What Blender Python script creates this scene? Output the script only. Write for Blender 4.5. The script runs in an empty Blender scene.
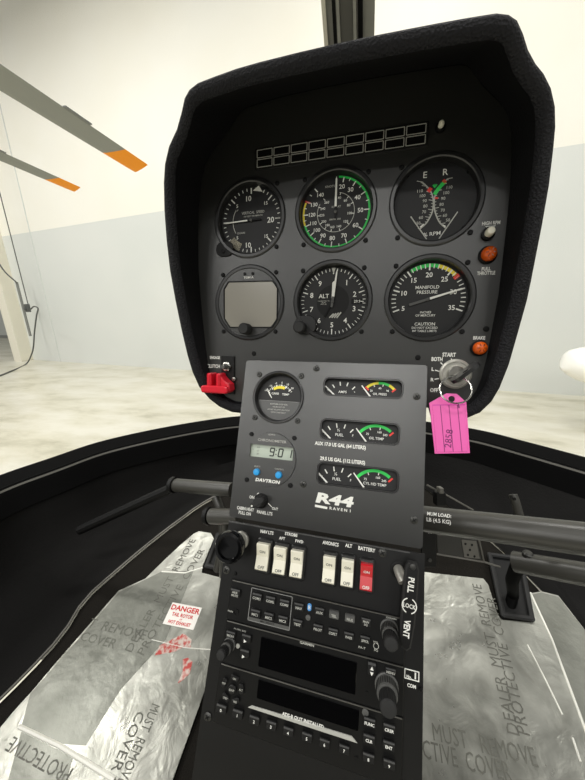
import bpy, bmesh, math, random
from mathutils import Vector as V, Matrix
random.seed(7)
SC = bpy.context.scene
COL = SC.collection
PI = math.pi
H = 1.45                                   # height of the eye above the hangar floor
# ------------------------------------------------------------------ camera (solved from the photograph)
YAW, PITCH, ROLL, FPX = 0.26869616, 0.28074851, -0.0253247, 306.912
def cam_basis(a, b, c):
    ca, sa, cb, sb, cc, s_ = math.cos(a), math.sin(a), math.cos(b), math.sin(b), math.cos(c), math.sin(c)
    f = V((-sa*cb, ca*cb, -sb)); r = V((ca, sa, 0)); u = r.cross(f)
    return cc*r + s_*u, -s_*r + cc*u, f
CR, CU, CF = cam_basis(YAW, PITCH, ROLL)
EYE = V((0, 0, H))
def ray(px, py):
    return (CR*((px-292.5)/FPX) + CU*((390-py)/FPX) + CF).normalized()
def at_z(px, py, z):                       # z relative to the eye
    r = ray(px, py); return EYE + r*(z/r.z)
def at_depth(px, py, d):
    r = ray(px, py); return EYE + r*(d/r.dot(CF))
cam = bpy.data.cameras.new('camera'); co = bpy.data.objects.new('camera', cam); COL.objects.link(co)
M = Matrix((CR, CU, -CF)).transposed().to_4x4(); M.translation = EYE
co.matrix_world = M
cam.sensor_fit = 'VERTICAL'; cam.sensor_height = 36; cam.lens = 36*FPX/780; cam.clip_start = .01; cam.clip_end = 100
SC.camera = co

# ------------------------------------------------------------------ materials
def s2l(c):
    return tuple((x/255/12.92 if x <= 10 else ((x/255+.055)/1.055)**2.4) for x in c)
MATS = []; MI = {}
def mat(name, rgb, rough=.5, metal=0, spec=.5, bump=None, noise=None, emit=0, alpha=None):
    m = bpy.data.materials.new(name); m.use_nodes = True
    nt = m.node_tree; b = nt.nodes['Principled BSDF']
    col = s2l(rgb) + (1,)
    b.inputs['Base Color'].default_value = col
    b.inputs['Roughness'].default_value = rough; b.inputs['Metallic'].default_value = metal
    b.inputs['Specular IOR Level'].default_value = spec
    if emit: b.inputs['Emission Color'].default_value = col; b.inputs['Emission Strength'].default_value = emit
    tc = nt.nodes.new('ShaderNodeTexCoord')
    if noise:                              # (scale, amount, second colour)
        n = nt.nodes.new('ShaderNodeTexNoise'); n.inputs['Scale'].default_value = noise[0]; n.inputs['Detail'].default_value = 6
        nt.links.new(tc.outputs['Object'], n.inputs['Vector'])
        rp = nt.nodes.new('ShaderNodeValToRGB'); rp.color_ramp.elements[0].position = .5-noise[1]; rp.color_ramp.elements[1].position = .5+noise[1]
        rp.color_ramp.elements[0].color = s2l(noise[2])+(1,); rp.color_ramp.elements[1].color = col
        nt.links.new(n.outputs['Fac'], rp.inputs['Fac']); nt.links.new(rp.outputs['Color'], b.inputs['Base Color'])
    if bump:                               # (kind, scale, strength, distance)
        if bump[0] == 'vor':
            n = nt.nodes.new('ShaderNodeTexVoronoi')
        else:
            n = nt.nodes.new('ShaderNodeTexNoise'); n.inputs['Detail'].default_value = 5
        n.inputs['Scale'].default_value = bump[1]
        nt.links.new(tc.outputs['Object'], n.inputs['Vector'])
        bp = nt.nodes.new('ShaderNodeBump'); bp.inputs['Strength'].default_value = bump[2]; bp.inputs['Distance'].default_value = bump[3]
        nt.links.new(n.outputs[0], bp.inputs['Height']); nt.links.new(bp.outputs['Normal'], b.inputs['Normal'])
    MI[name] = len(MATS); MATS.append(m); return m
mat('panel', (38,38,36), .34, spec=.9, bump=('noise', 2500, .25, .0003))
mat('panel_dark', (20,20,20), .55, spec=.3, bump=('noise', 2500, .25, .0003))
mat('console', (33,33,31), .3, spec=1.0, bump=('noise', 2500, .3, .0003))
mat('pedestal', (13,13,13), .45, spec=.3, bump=('noise', 2500, .25, .0003))
mat('radio', (10,10,10), .4, spec=.3)
mat('screen', (5,5,6), .12)
mat('key', (22,22,22), .45, spec=.3)
mat('keytop', (70,70,70), .4)
mat('dial', (16,16,17), .55)
mat('bezel', (30,30,30), .3)
mat('black', (6,6,6), .5, spec=.25)
mat('rubber', (24,24,24), .7)
mat('white', (228,228,222), .5)
mat('grey', (130,130,128), .5)
mat('dgrey', (78,78,76), .5)
mat('silverprint', (175,175,168), .4)
mat('green', (40,205,85), .5)
mat('yellow', (235,215,50), .5)
mat('red', (220,55,45), .5)
mat('redplastic', (200,22,42), .32)
mat('redrocker', (195,20,34), .3)
mat('ivory', (232,228,210), .35)
mat('amber', (205,84,12), .15)
mat('amberdark', (90,30,6), .2)
mat('blue', (40,150,215), .3)
mat('btblue', (70,140,205), .5)
mat('lcd', (172,182,168), .25)
mat('lcdink', (28,34,30), .5)
mat('greyscreen', (150,146,136), .22)
mat('sticker', (176,170,150), .6, noise=(900, .12, (90,86,76)))
mat('chrome', (190,188,182), .22, 1)
mat('steel', (150,148,142), .35, 1)
mat('screwsteel', (70,70,68), .4, .8)
mat('hood', (24,24,27), .75, spec=.25, bump=('vor', 620, .9, .001))
mat('hoodin', (13,13,15), .85, spec=.2, bump=('vor', 420, .4, .0008))
mat('lining', (11,10,9), .8, spec=.2, bump=('noise', 260, .4, .002))
mat('carpet', (30,28,25), .95, spec=.1, bump=('noise', 900, .9, .002))
mat('framepaint', (7,7,7), .8, spec=.08)
mat('crease_glint', (226,225,216), .35)  # near-white colour paints the bright highlights along the sheet folds
mat('lockface', (176,174,166), .38, .55)
mat('film', (140,141,133), .36, .95, bump=('noise', 70, .35, .002), noise=(22, .3, (104,105,98)))  # duller grey for the patches laid over parts of the floor sheets
mat('filmprint', (100,100,93), .6, spec=.2)
mat('welt', (92,90,84), .5)
mat('tube', (50,49,45), .35, .0)
mat('seam', (44,43,40), .5)
mat('lever', (5,5,5), .7, spec=.08)
mat('post', (152,152,144), .55, bump=('noise', 600, .3, .001))
mat('postmid', (92,91,86), .45)
mat('pink', (214,84,160), .4)
mat('pinkdark', (190,40,150), .35)
mat('pinkink', (110,20,90), .5)
mat('blade', (128,130,124), .55)
mat('bladeedge', (100,102,98), .5)
mat('orange', (238,146,0), .6, spec=.2)
mat('aircraft', (244,243,238), .25)
mat('cable', (80,82,80), .6)
mat('conduit', (120,122,118), .5)
mat('pillar', (226,222,206), .7)
mat('gate', (205,208,204), .7)
mat('gatebase', (150,152,148), .7)
mat('engrave', (92,94,88), .6)
mat('stickred', (196,40,40), .5)
mat('stickwhite', (230,226,220), .5)
mat('smear', (186,70,64), .6, noise=(160, .1, (205,190,180)))
mat('tire', (25,25,25), .8)

def wall_mat():
    m = bpy.data.materials.new('hangar_paint'); m.use_nodes = True; nt = m.node_tree; b = nt.nodes['Principled BSDF']
    g = nt.nodes.new('ShaderNodeNewGeometry'); sp = nt.nodes.new('ShaderNodeSeparateXYZ')
    nt.links.new(g.outputs['Position'], sp.inputs[0])
    gt = nt.nodes.new('ShaderNodeMath'); gt.operation = 'GREATER_THAN'; gt.inputs[1].default_value = 3.27
    nt.links.new(sp.outputs['Z'], gt.inputs[0])
    n = nt.nodes.new('ShaderNodeTexNoise'); n.inputs['Scale'].default_value = .6; n.inputs['Detail'].default_value = 4
    tc = nt.nodes.new('ShaderNodeTexCoord'); nt.links.new(tc.outputs['Object'], n.inputs['Vector'])
    def ramp(c1, c2):
        r = nt.nodes.new('ShaderNodeValToRGB'); r.color_ramp.elements[0].position = .35; r.color_ramp.elements[1].position = .65
        r.color_ramp.elements[0].color = s2l(c1)+(1,); r.color_ramp.elements[1].color = s2l(c2)+(1,)
        nt.links.new(n.outputs['Fac'], r.inputs['Fac']); return r
    lo = ramp((210,213,209), (216,218,214)); hi = ramp((236,233,221), (240,238,229))
    mx = nt.nodes.new('ShaderNodeMix'); mx.data_type = 'RGBA'
    nt.links.new(gt.outputs[0], mx.inputs[0]); nt.links.new(lo.outputs[0], mx.inputs[6]); nt.links.new(hi.outputs[0], mx.inputs[7])
    nt.links.new(mx.outputs[2], b.inputs['Base Color']); b.inputs['Roughness'].default_value = .6
    MI['wallpaint'] = len(MATS); MATS.append(m)
wall_mat()
def floor_mat():
    m = bpy.data.materials.new('worn_concrete'); m.use_nodes = True; nt = m.node_tree; b = nt.nodes['Principled BSDF']
    tc = nt.nodes.new('ShaderNodeTexCoord')
    mp = nt.nodes.new('ShaderNodeMapping'); mp.inputs['Scale'].default_value = (.7, 1.6, 1); nt.links.new(tc.outputs['Object'], mp.inputs[0])
    n = nt.nodes.new('ShaderNodeTexNoise'); n.inputs['Scale'].default_value = 1.7; n.inputs['Detail'].default_value = 8; n.inputs['Roughness'].default_value = .65
    nt.links.new(mp.outputs[0], n.inputs['Vector'])
    r = nt.nodes.new('ShaderNodeValToRGB')
    els = r.color_ramp.elements; els[0].position = .3; els[0].color = s2l((172,168,148))+(1,); els[1].position = .62; els[1].color = s2l((212,209,196))+(1,)
    e = els.new(.45); e.color = s2l((200,196,178))+(1,)
    nt.links.new(n.outputs['Fac'], r.inputs[0]); nt.links.new(r.outputs[0], b.inputs['Base Color'])
    b.inputs['Roughness'].default_value = .35
    MI['concrete'] = len(MATS); MATS.append(m)
floor_mat()
def sheet_mat():
    m = bpy.data.materials.new('filmed_aluminium'); m.use_nodes = True; nt = m.node_tree; b = nt.nodes['Principled BSDF']
    tc = nt.nodes.new('ShaderNodeTexCoord')
    n = nt.nodes.new('ShaderNodeTexNoise'); n.inputs['Scale'].default_value = 14; n.inputs['Detail'].default_value = 8; n.inputs['Distortion'].default_value = 1.2
    nt.links.new(tc.outputs['Object'], n.inputs['Vector'])
    r = nt.nodes.new('ShaderNodeValToRGB'); els = r.color_ramp.elements
    els[0].position = .3; els[0].color = s2l((138,138,130))+(1,); els[1].position = .68; els[1].color = s2l((190,190,181))+(1,)
    nt.links.new(n.outputs['Fac'], r.inputs[0]); nt.links.new(r.outputs[0], b.inputs['Base Color'])
    b.inputs['Metallic'].default_value = .95
    rr = nt.nodes.new('ShaderNodeMapRange'); rr.inputs[3].default_value = .2; rr.inputs[4].default_value = .42
    n2 = nt.nodes.new('ShaderNodeTexNoise'); n2.inputs['Scale'].default_value = 40; n2.inputs['Detail'].default_value = 6
    nt.links.new(tc.outputs['Object'], n2.inputs['Vector']); nt.links.new(n2.outputs['Fac'], rr.inputs[0]); nt.links.new(rr.outputs[0], b.inputs['Roughness'])
    n3 = nt.nodes.new('ShaderNodeTexNoise'); n3.inputs['Scale'].default_value = 38; n3.inputs['Detail'].default_value = 7; n3.inputs['Distortion'].default_value = .6
    nt.links.new(tc.outputs['Object'], n3.inputs['Vector'])
    bp = nt.nodes.new('ShaderNodeBump'); bp.inputs['Strength'].default_value = .5; bp.inputs['Distance'].default_value = .002
    nt.links.new(n3.outputs['Fac'], bp.inputs['Height']); nt.links.new(bp.outputs[0], b.inputs['Normal'])
    MI['sheet'] = len(MATS); MATS.append(m)
sheet_mat()
def glass_mat():
    m = bpy.data.materials.new('clear_acrylic'); m.use_nodes = True; nt = m.node_tree
    nt.nodes.clear()
    o = nt.nodes.new('ShaderNodeOutputMaterial'); t = nt.nodes.new('ShaderNodeBsdfTransparent'); g = nt.nodes.new('ShaderNodeBsdfGlossy')
    g.inputs['Roughness'].default_value = .02; t.inputs[0].default_value = (.99,.99,.985,1)
    mx = nt.nodes.new('ShaderNodeMixShader'); mx.inputs[0].default_value = .015
    nt.links.new(t.outputs[0], mx.inputs[1]); nt.links.new(g.outputs[0], mx.inputs[2]); nt.links.new(mx.outputs[0], o.inputs[0])
    MI['glass'] = len(MATS); MATS.append(m)
glass_mat()

# ------------------------------------------------------------------ frames and mesh builder
class Fr:
    def __init__(s, O, X, U):
        s.O = V(O); s.X = V(X).normalized(); s.U = V(U); s.U = (s.U-s.X*s.U.dot(s.X)).normalized(); s.N = s.X.cross(s.U)
    def p(s, u, v, h=0): return s.O + s.X*u + s.U*v + s.N*h
    def at(s, px, py, h=0):
        r = ray(px, py); t = (s.O + s.N*h - EYE).dot(s.N)/r.dot(s.N)
        d = EYE + r*t - s.O
        return d.dot(s.X), d.dot(s.U)
    def sub(s, u, v, h=0, rot=0):          # rot counter-clockwise in the plane, degrees
        a = math.radians(rot); c, q = math.cos(a), math.sin(a)
        return Fr(s.p(u, v, h), s.X*c + s.U*q, s.U*c - s.X*q)
    def atf(s, px, py, h=0, rot=0):
        u, v = s.at(px, py, h); return s.sub(u, v, h, rot)
    def mm(s, px, py):                     # metres per horizontal pixel there
        a = s.at(px-2, py); b = s.at(px+2, py); return math.hypot(b[0]-a[0], b[1]-a[1])/4
    def mmv(s, px, py):
        a = s.at(px, py-2); b = s.at(px, py+2); return math.hypot(b[0]-a[0], b[1]-a[1])/4
_tc = {}
def glyphs(s, bold, shear):
    k = (s, bold, shear)
    if k not in _tc:
        c = bpy.data.curves.new('t', 'FONT'); c.body = s; c.size = 1; c.align_x = 'CENTER'; c.align_y = 'TOP_BASELINE'
        c.resolution_u = 2; c.offset = bold; c.shear = shear; c.fill_mode = 'FRONT'
        o = bpy.data.objects.new('t', c); COL.objects.link(o)
        bpy.context.view_layer.update()
        dg = bpy.context.evaluated_depsgraph_get(); e = o.evaluated_get(dg); me = e.to_mesh()
        _tc[k] = ([(v.co.x, v.co.y) for v in me.vertices], [tuple(p.vertices) for p in me.polygons])
        e.to_mesh_clear(); bpy.data.objects.remove(o); bpy.data.curves.remove(c)
    return _tc[k]
def circ(n, r, u=0, v=0, ph=0): return [(u+r*math.cos(2*PI*i/n+ph), v+r*math.sin(2*PI*i/n+ph)) for i in range(n)]
def rrect(w, h, r, u=0, v=0, n=4):
    out = []
    for cx, cy, a0 in ((w/2-r, h/2-r, 0), (-w/2+r, h/2-r, 90), (-w/2+r, -h/2+r, 180), (w/2-r, -h/2+r, 270)):
        for i in range(n+1):
            a = math.radians(a0+90*i/n); out.append((u+cx+r*math.cos(a), v+cy+r*math.sin(a)))
    return out
def inset(pts, d):
    n = len(pts); out = []
    for i in range(n):
        p0, p1, p2 = V(pts[i-1]), V(pts[i]), V(pts[(i+1) % n])
        a = (p1-p0); b = (p2-p1)
        if a.length < 1e-9 or b.length < 1e-9: out.append(tuple(p1)); continue
        a.normalize(); b.normalize()
        na = V((-a.y, a.x)); nb = V((-b.y, b.x)); m = na+nb
        if m.length < 1e-6: out.append(tuple(p1)); continue
        m.normalize(); k = d/max(.35, m.dot(na)); out.append((p1.x+m.x*k, p1.y+m.y*k))
    return out
class MB:
    def __init__(s): s.v = []; s.f = []; s.m = []
    def add(s, vs, fs, m):
        o = len(s.v); s.v += [V(x) for x in vs]
        mi = MI[m]
        for f in fs: s.f.append(tuple(o+i for i in f)); s.m.append(mi)
        return s
    def prism(s, fr, pts, h0, h1, m, bev=0, side=None, cap0=True):
        n = len(pts); rings = [[fr.p(u, v, h0) for u, v in pts]]
        if bev:
            rings.append([fr.p(u, v, h1-bev) for u, v in pts]); rings.append([fr.p(u, v, h1) for u, v in inset(pts, bev)])
        else: rings.append([fr.p(u, v, h1) for u, v in pts])
        vs = sum(rings, []); fs = []
        for k in range(len(rings)-1):
            for i in range(n):
                j = (i+1) % n; fs.append((k*n+i, k*n+j, (k+1)*n+j, (k+1)*n+i))
        s.add(vs, fs, side or m)
        t = (len(rings)-1)*n
        caps = [tuple(t+i for i in range(n))]
        o = len(s.v)-len(vs)
        s.f.append(tuple(o+i for i in caps[0])); s.m.append(MI[m])
        if cap0: s.f.append(tuple(o+i for i in reversed(range(n)))); s.m.append(MI[side or m])
        return s
    def flat(s, fr, pts, h, m): return s.add([fr.p(u, v, h) for u, v in pts], [tuple(range(len(pts)))], m)
    def lathe(s, fr, prof, m, n=32, u=0, v=0, closed=False):   # prof: (r, h[, mat])
        vs = []; 
        for q in prof: vs += [fr.p(u+q[0]*math.cos(2*PI*i/n), v+q[0]*math.sin(2*PI*i/n), q[1]) for i in range(n)]
        K = len(prof); o = len(s.v); s.v += vs
        for k in range(K-1 if not closed else K):
            k2 = (k+1) % K
            mm = prof[k2][2] if len(prof[k2]) > 2 else m
            for i in range(n):
                j = (i+1) % n; s.f.append((o+k*n+i, o+k*n+j, o+k2*n+j, o+k2*n+i)); s.m.append(MI[mm])
        if not closed:
            if prof[0][0] > 1e-6: s.f.append(tuple(o+i for i in reversed(range(n)))); s.m.append(MI[m])
            if prof[-1][0] > 1e-6:
                q = prof[-1]; s.f.append(tuple(o+(K-1)*n+i for i in range(n))); s.m.append(MI[q[2] if len(q) > 2 else m])
        return s
    def tube(s, pts, r, m, n=12, cap=True):
        pts = [V(p) for p in pts]; rs = r if isinstance(r, (list, tuple)) else [r]*len(pts)
        o = len(s.v); K = len(pts); ref = None
        for k, p in enumerate(pts):
            t = (pts[min(k+1, K-1)]-pts[max(k-1, 0)]).normalized()
            if ref is None: ref = t.orthogonal().normalized()
            ref = (ref - t*ref.dot(t)).normalized(); b = t.cross(ref)
            for i in range(n):
                a = 2*PI*i/n; s.v.append(p + (ref*math.cos(a)+b*math.sin(a))*rs[k])
        for k in range(K-1):
            for i in range(n):
                j = (i+1) % n; s.f.append((o+k*n+i, o+k*n+j, o+(k+1)*n+j, o+(k+1)*n+i)); s.m.append(MI[m])
        if cap:
            s.f.append(tuple(o+i for i in reversed(range(n)))); s.m.append(MI[m])
            s.f.append(tuple(o+(K-1)*n+i for i in range(n))); s.m.append(MI[m])
        return s
    def ring(s, fr, R, r, m, n=40, k=10):
        return s.tube_loop([fr.p(R*math.cos(2*PI*i/n), R*math.sin(2*PI*i/n)) for i in range(n)], r, m, k, fr.N)
    def tube_loop(s, pts, r, m, n, N):
        o = len(s.v); K = len(pts)
        for k in range(K):
            t = (pts[(k+1) % K]-pts[k-1]).normalized(); b = t.cross(N)
            for i in range(n):
                a = 2*PI*i/n; s.v.append(pts[k]+(N*math.cos(a)+b*math.sin(a))*r)
        for k in range(K):
            k2 = (k+1) % K
            for i in range(n):
                j = (i+1) % n; s.f.append((o+k*n+i, o+k*n+j, o+k2*n+j, o+k2*n+i)); s.m.append(MI[m])
        return s
    def line(s, fr, a, b, w, h, m, w2=None):
        a, b = V(a), V(b); d = (b-a).normalized(); q = V((-d.y, d.x)); w2 = w if w2 is None else w2
        P = [a+q*w/2, a-q*w/2, b-q*w2/2, b+q*w2/2]
        return s.flat(fr, [tuple(x) for x in P], h, m)
    def arc(s, fr, r0, r1, a0, a1, h, m, u=0, v=0):            # clock angles in degrees, clockwise from the top
        n = max(2, int(abs(a1-a0)/6)+1); vs = []
        for i in range(n+1):
            a = math.radians(a0+(a1-a0)*i/n)
            for r in (r0, r1): vs.append(fr.p(u+r*math.sin(a), v+r*math.cos(a), h))
        return s.add(vs, [(2*i, 2*i+2, 2*i+3, 2*i+1) for i in range(n)], m)
    def tick(s, fr, r0, r1, a, w, h, m, w2=None, u=0, v=0):
        a = math.radians(a); return s.line(fr, (u+r0*math.sin(a), v+r0*math.cos(a)), (u+r1*math.sin(a), v+r1*math.cos(a)), w, h, m, w2)
    def text(s, fr, t, u, v, cap, h, m, rot=0, xs=1, bold=.012, shear=0, align=0):
        vs, fs = glyphs(t, bold, shear); k = cap/.729; a = math.radians(rot); c, q = math.cos(a), math.sin(a)
        if not vs: return s
        if align:
            x0 = min(p[0] for p in vs); x1 = max(p[0] for p in vs); off = -x0 if align < 0 else -x1
        else: off = 0
        out = []
        for x, y in vs:
            x = (x+off)*k*xs; y = (y-.3645)*k + 0
            out.append(fr.p(u+x*c-y*q, v+x*q+y*c, h))
        return s.add(out, fs, m)
    def plate(s, fr, outline, holes, h0, h1, m):               # a plate with real holes through it
        c = bpy.data.curves.new('pl', 'CURVE'); c.dimensions = '2D'; c.fill_mode = 'BOTH'; c.extrude = (h1-h0)/2
        for L in [outline]+holes:
            sp = c.splines.new('POLY'); sp.points.add(len(L)-1); sp.use_cyclic_u = True
            for i, (x, y) in enumerate(L): sp.points[i].co = (x, y, 0, 1)
        o = bpy.data.objects.new('pl', c); COL.objects.link(o); bpy.context.view_layer.update()
        e = o.evaluated_get(bpy.context.evaluated_depsgraph_get()); me = e.to_mesh()
        s.add([fr.p(v.co.x, v.co.y, v.co.z+(h0+h1)/2) for v in me.vertices], [tuple(p.vertices) for p in me.polygons], m)
        e.to_mesh_clear(); bpy.data.objects.remove(o); bpy.data.curves.remove(c)
        return s
    def build(s, name, parent=None, angle=35, loc=None):
        if parent is not None: base = ABS[parent.name]
        elif loc is not None: base = V(loc)
        else:
            xs = [p.x for p in s.v]; ys = [p.y for p in s.v]; base = V(((min(xs)+max(xs))/2, (min(ys)+max(ys))/2, min(p.z for p in s.v)))
        me = bpy.data.meshes.new(name); me.from_pydata([tuple(p-base) for p in s.v], [], s.f)
        used = sorted(set(s.m)); mp = {u: i for i, u in enumerate(used)}
        for u in used: me.materials.append(MATS[u])
        me.polygons.foreach_set('material_index', [mp[x] for x in s.m])
        me.polygons.foreach_set('use_smooth', [True]*len(s.f))
        me.validate(); me.update()
        me.set_sharp_from_angle(angle=math.radians(angle))
        o = bpy.data.objects.new(name, me); COL.objects.link(o)
        if parent is not None: o.parent = parent
        else: o.location = base
        ABS[o.name] = base
        return o
ABS = {}
def tag(o, label=None, cat=None, group=None, kind=None):
    if label: o['label'] = label
    if cat: o['category'] = cat
    if group: o['group'] = group
    if kind: o['kind'] = kind
    return o
def thing(name, loc, label, cat, group=None):
    o = bpy.data.objects.new(name, None); COL.objects.link(o); o.location = loc; o.empty_display_size = .02
    ABS[o.name] = V(loc); return tag(o, label, cat, group)
def struct(mb, name, angle=35): return tag(mb.build(name, angle=angle), kind='structure')
def crm(pts, k=6):                         # Catmull-Rom through points
    out = []; n = len(pts)
    for i in range(n-1):
        p0, p1, p2, p3 = pts[max(i-1, 0)], pts[i], pts[i+1], pts[min(i+2, n-1)]
        for j in range(k):
            t = j/k; out.append(.5*((2*p1)+(p2-p0)*t+(2*p0-5*p1+4*p2-p3)*t*t+(3*p1-p0-3*p2+p3)*t**3))
    out.append(pts[-1]); return out

XW = V((1, 0, 0))
def tilt(t): return V((0, math.sin(t), math.cos(t)))
P1 = Fr(V((-0.1390, 0.3461, 0.0874))+EYE, XW, tilt(0.1644))            # flight instrument panel
P2 = Fr(V((-0.0995, 0.2993, -0.0975))+EYE, XW, tilt(0.437))            # engine gauge console
P3 = Fr(V((-0.1261, 0.2107, -0.2584))+EYE, XW, tilt(0.5206))           # switch panel and radios
FA = math.radians(16)
FP = Fr(V((0, .25, -.5))+EYE, XW, V((0, math.cos(FA), math.sin(FA))))  # sloping foot well floor
XC = -0.06                                                            # centre line of the cabin

#SECTION hangar
W0, W1 = V((-9.79, 6.604, 0)), V((3.03, 5.306, 0))
wd = (W1-W0).normalized(); wn = V((wd.y, -wd.x, 0))
WF = Fr(W0, wd, (0, 0, 1))                                             # the hangar wall plane
mb = MB(); mb.prism(WF, [(-.1, 0), (24, 0), (24, 9), (-.1, 9)], -.15, 0, 'wallpaint'); struct(mb, 'wall_front')
mb = MB(); mb.add([(-26, -6, 0), (14, -6, 0), (14, 16, 0), (-26, 16, 0), (-26, -6, -.1), (14, -6, -.1), (14, 16, -.1), (-26, 16, -.1)], [(0, 1, 2, 3), (4, 7, 6, 5), (0, 4, 5, 1), (1, 5, 6, 2), (2, 6, 7, 3), (3, 7, 4, 0)], 'concrete'); struct(mb, 'floor')
# the hangar bay beyond the end of the wall
fb = at_z(8, 338, -H)
BF = Fr(V((fb.x, fb.y, 0)), wd, (0, 0, 1))
mb = MB(); mb.prism(BF, [(-12, 0), (6, 0), (6, 9), (-12, 9)], -.15, 0, 'gate'); mb.prism(BF, [(-12, 0), (6, 0), (6, .14), (-12, .14)], 0, .03, 'gatebase'); struct(mb, 'wall_left')
# pillar at the end of the wall
mb = MB(); u0 = WF.at(4, 252)[0]; u1 = WF.at(30, 355)[0]
mb.prism(WF, rrect(.34, 9, .02, u1-.05, 4.5), .0, .3, 'pillar'); struct(mb, 'trim_1')
# seam in the wall sheeting
su = WF.at(60.3, 359.5)[0]
mb = MB(); mb.prism(WF, rrect(.03, 9, .005, su, 4.5), 0, .012, 'gate', .004); struct(mb, 'trim_2')
# conduits and outlet on the pillar and wall
def on_wall(px, py, h=.3):
    u, v = WF.at(px, py, h); return WF.p(u, v, h)
mb = MB(); a = on_wall(28, 304, .32); mb.tube([a+V((0, 0, 4.5)), a], .011, 'cable', 8)
tag(mb.build('power_cable'), 'thin dark cable hanging straight down the cream pillar to the outlet box', 'cable')
mb = MB(); a = on_wall(30.5, 336, .33); b = on_wall(16.5, 282, .33); mb.tube([a, V((a.x, a.y, b.z)), ], .03, 'conduit', 10)
tag(mb.build('conduit_pipe'), 'grey conduit pipe clamped to the lower half of the cream pillar', 'pipe')
t = thing('outlet_box', on_wall(29, 312, .3), 'small grey outlet box at the lower end of the cable on the pillar', 'outlet')
ob = WF.sub(*WF.at(29, 308, .3), .3)
MB().prism(ob, rrect(.12, .2, .015), 0, .07, 'cable', .01).build('box', t)
MB().lathe(ob, [(.03, .07), (.03, .11), (.02, .12)], 'cable', 14, 0, -.02).build('plug', t)
pts = [on_wall(31, 309, .40), on_wall(34, 306.5, .48), on_wall(38, 308.5, .56), on_wall(36.5, 316, .6), on_wall(34.5, 332, .62), on_wall(33.5, 346, .62), on_wall(31.5, 354.5, .62)]
pts[-1].z = max(pts[-1].z, .05)
pts += [V((q.x, q.y, .018)) for q in (at_z(26, 364, -H+.02), at_z(10, 371.5, -H+.02), at_z(-8, 378, -H+.02), at_z(-40, 385, -H+.02))]
mb = MB(); mb.tube(crm(pts, 6), .016, 'cable', 8); tag(mb.build('extension_cord'), 'dark extension cord drooping from the outlet box and running over the concrete floor', 'cord')
c = [on_wall(-12, 245, .5), on_wall(-2, 262, .5), on_wall(6, 273, .48), on_wall(15, 281, .4), on_wall(16.5, 283, .37)]
mb = MB(); mb.tube(crm(c, 5), .016, 'cable', 8); tag(mb.build('air_hose'), 'dark hose curving down to the top of the conduit on the pillar', 'hose')
# rotor blades of the helicopters parked alongside
def blade(tip, root, chord, label, tab):
    tip, root = V(tip), V(root); d = (tip-root).normalized(); sdir = d.cross(V((0, 0, 1))).normalized()
    t = thing('rotor_blade', (root.x, root.y, root.z), label, 'rotor blade', 'rotor blades of the parked helicopters')
    L = (tip-root).length
    m_ = MB(); m_.tube([root+d*.1-V((0, 0, .03)), V(((root+d*.1).x, (root+d*.1).y, .0))], .06, 'gate', 16); m_.build('blade_stand', t)
    sec = [(-.5, 0), (-.46, .035), (-.3, .065), (0, .055), (.3, .028), (.5, .004), (.5, -.004), (.3, -.02), (0, -.035), (-.3, -.042), (-.46, -.024)]
    def loft(st, m, name):
        b = MB(); n = len(sec); vs = []
        for s, sw, k in st:
            for x, z in sec: vs.append(root+d*(s+sw*x)+sdir*(x*chord*k)+V((0, 0, z*chord*k)))
        fs = []
        for q in range(len(st)-1):
            for i in range(n):
                j = (i+1) % n; fs.append((q*n+i, q*n+j, (q+1)*n+j, (q+1)*n+i))
        fs.append(tuple(range(n))); fs.append(tuple((len(st)-1)*n+i for i in reversed(range(n))))
        b.add(vs, fs, m); return b.build(name, t, 40)
    loft([(0, 0, 1), (L-.34, 0, 1)], 'blade', 'blade_spar')
    loft([(L-.34, 0, 1), (L-.06, 0, 1), (L, -.1, .96)], 'orange', 'tip')['label'] = 'orange painted blade tip'
    if tab:
        fr = Fr(root+d*(L-tab[0]), d, sdir)
        MB().prism(fr, [(0, chord*.5), (tab[1], chord*.5), (tab[1], chord*.5+tab[2]), (0, chord*.5+tab[2])], -.004, .004, 'bladeedge').build('trim_tab', t)
    return t
def hz(px, py, z): return at_z(px, py, z)
tp = hz(141, 168.5, 1.15); rt = hz(0, 78, 1.15); dd = (rt-tp).normalized()
blade(tp, tp+dd*4.0, .205, 'long grey rotor blade with orange tip, upper and nearer of the two at left', ((hz(65, 107, 1.15)-tp).length, (hz(65, 107, 1.15)-hz(92, 125, 1.15)).length, .022))
tp = hz(77, 189.5, 1.3); rt = hz(0, 156, 1.3); dd = (rt-tp).normalized()
blade(tp, tp+dd*4.2, .18, 'grey rotor blade with orange tip, lower and farther of the two at left', (1.2, .3, .02))
# nose of a white aircraft at the right edge
t = thing('parked_aircraft', (3.0, 3.6, 0), 'white rounded nose of an aircraft parked at the right edge', 'aircraft')
b = MB(); n = 28; st = []
c0 = at_depth(561, 368, 3.3); 
prof = [(0, .004, .0), (.012, .06, .02), (.035, .11, .05), (.07, .15, .045), (.15, .19, .03), (.3, .23, .015), (.6, .28, -.0), (1.0, .32, -.01), (1.6, .33, 0), (2.1, .25, 0.03), (2.4, .02, .05)]
vs = []
for s, r, dz in prof:
    for i in range(n):
        a = 2*PI*i/n; zz = math.sin(a)*r
        zz = zz*(1.0 if zz > 0 else .8); vs.append(c0+V((s, math.cos(a)*r*1.1, zz+dz)))
fs = []
for q in range(len(prof)-1):
    for i in range(n):
        j = (i+1) % n; fs.append((q*n+i, q*n+j, (q+1)*n+j, (q+1)*n+i))
b.add(vs, fs, 'aircraft'); b.build('fuselage', t, 50)
b = MB(); a = c0+V((1.1, 0, -.2)); b.tube([a, V((a.x, a.y, .12))], .03, 'steel', 10); wf = Fr(V((a.x, a.y-.06, .12)), (1, 0, 0), (0, 0, 1)); b.lathe(wf, [(.03, -.12), (.12, -.1), (.12, 0), (.03, .02)], 'tire', 24); b.build('wheel', t)

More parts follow.
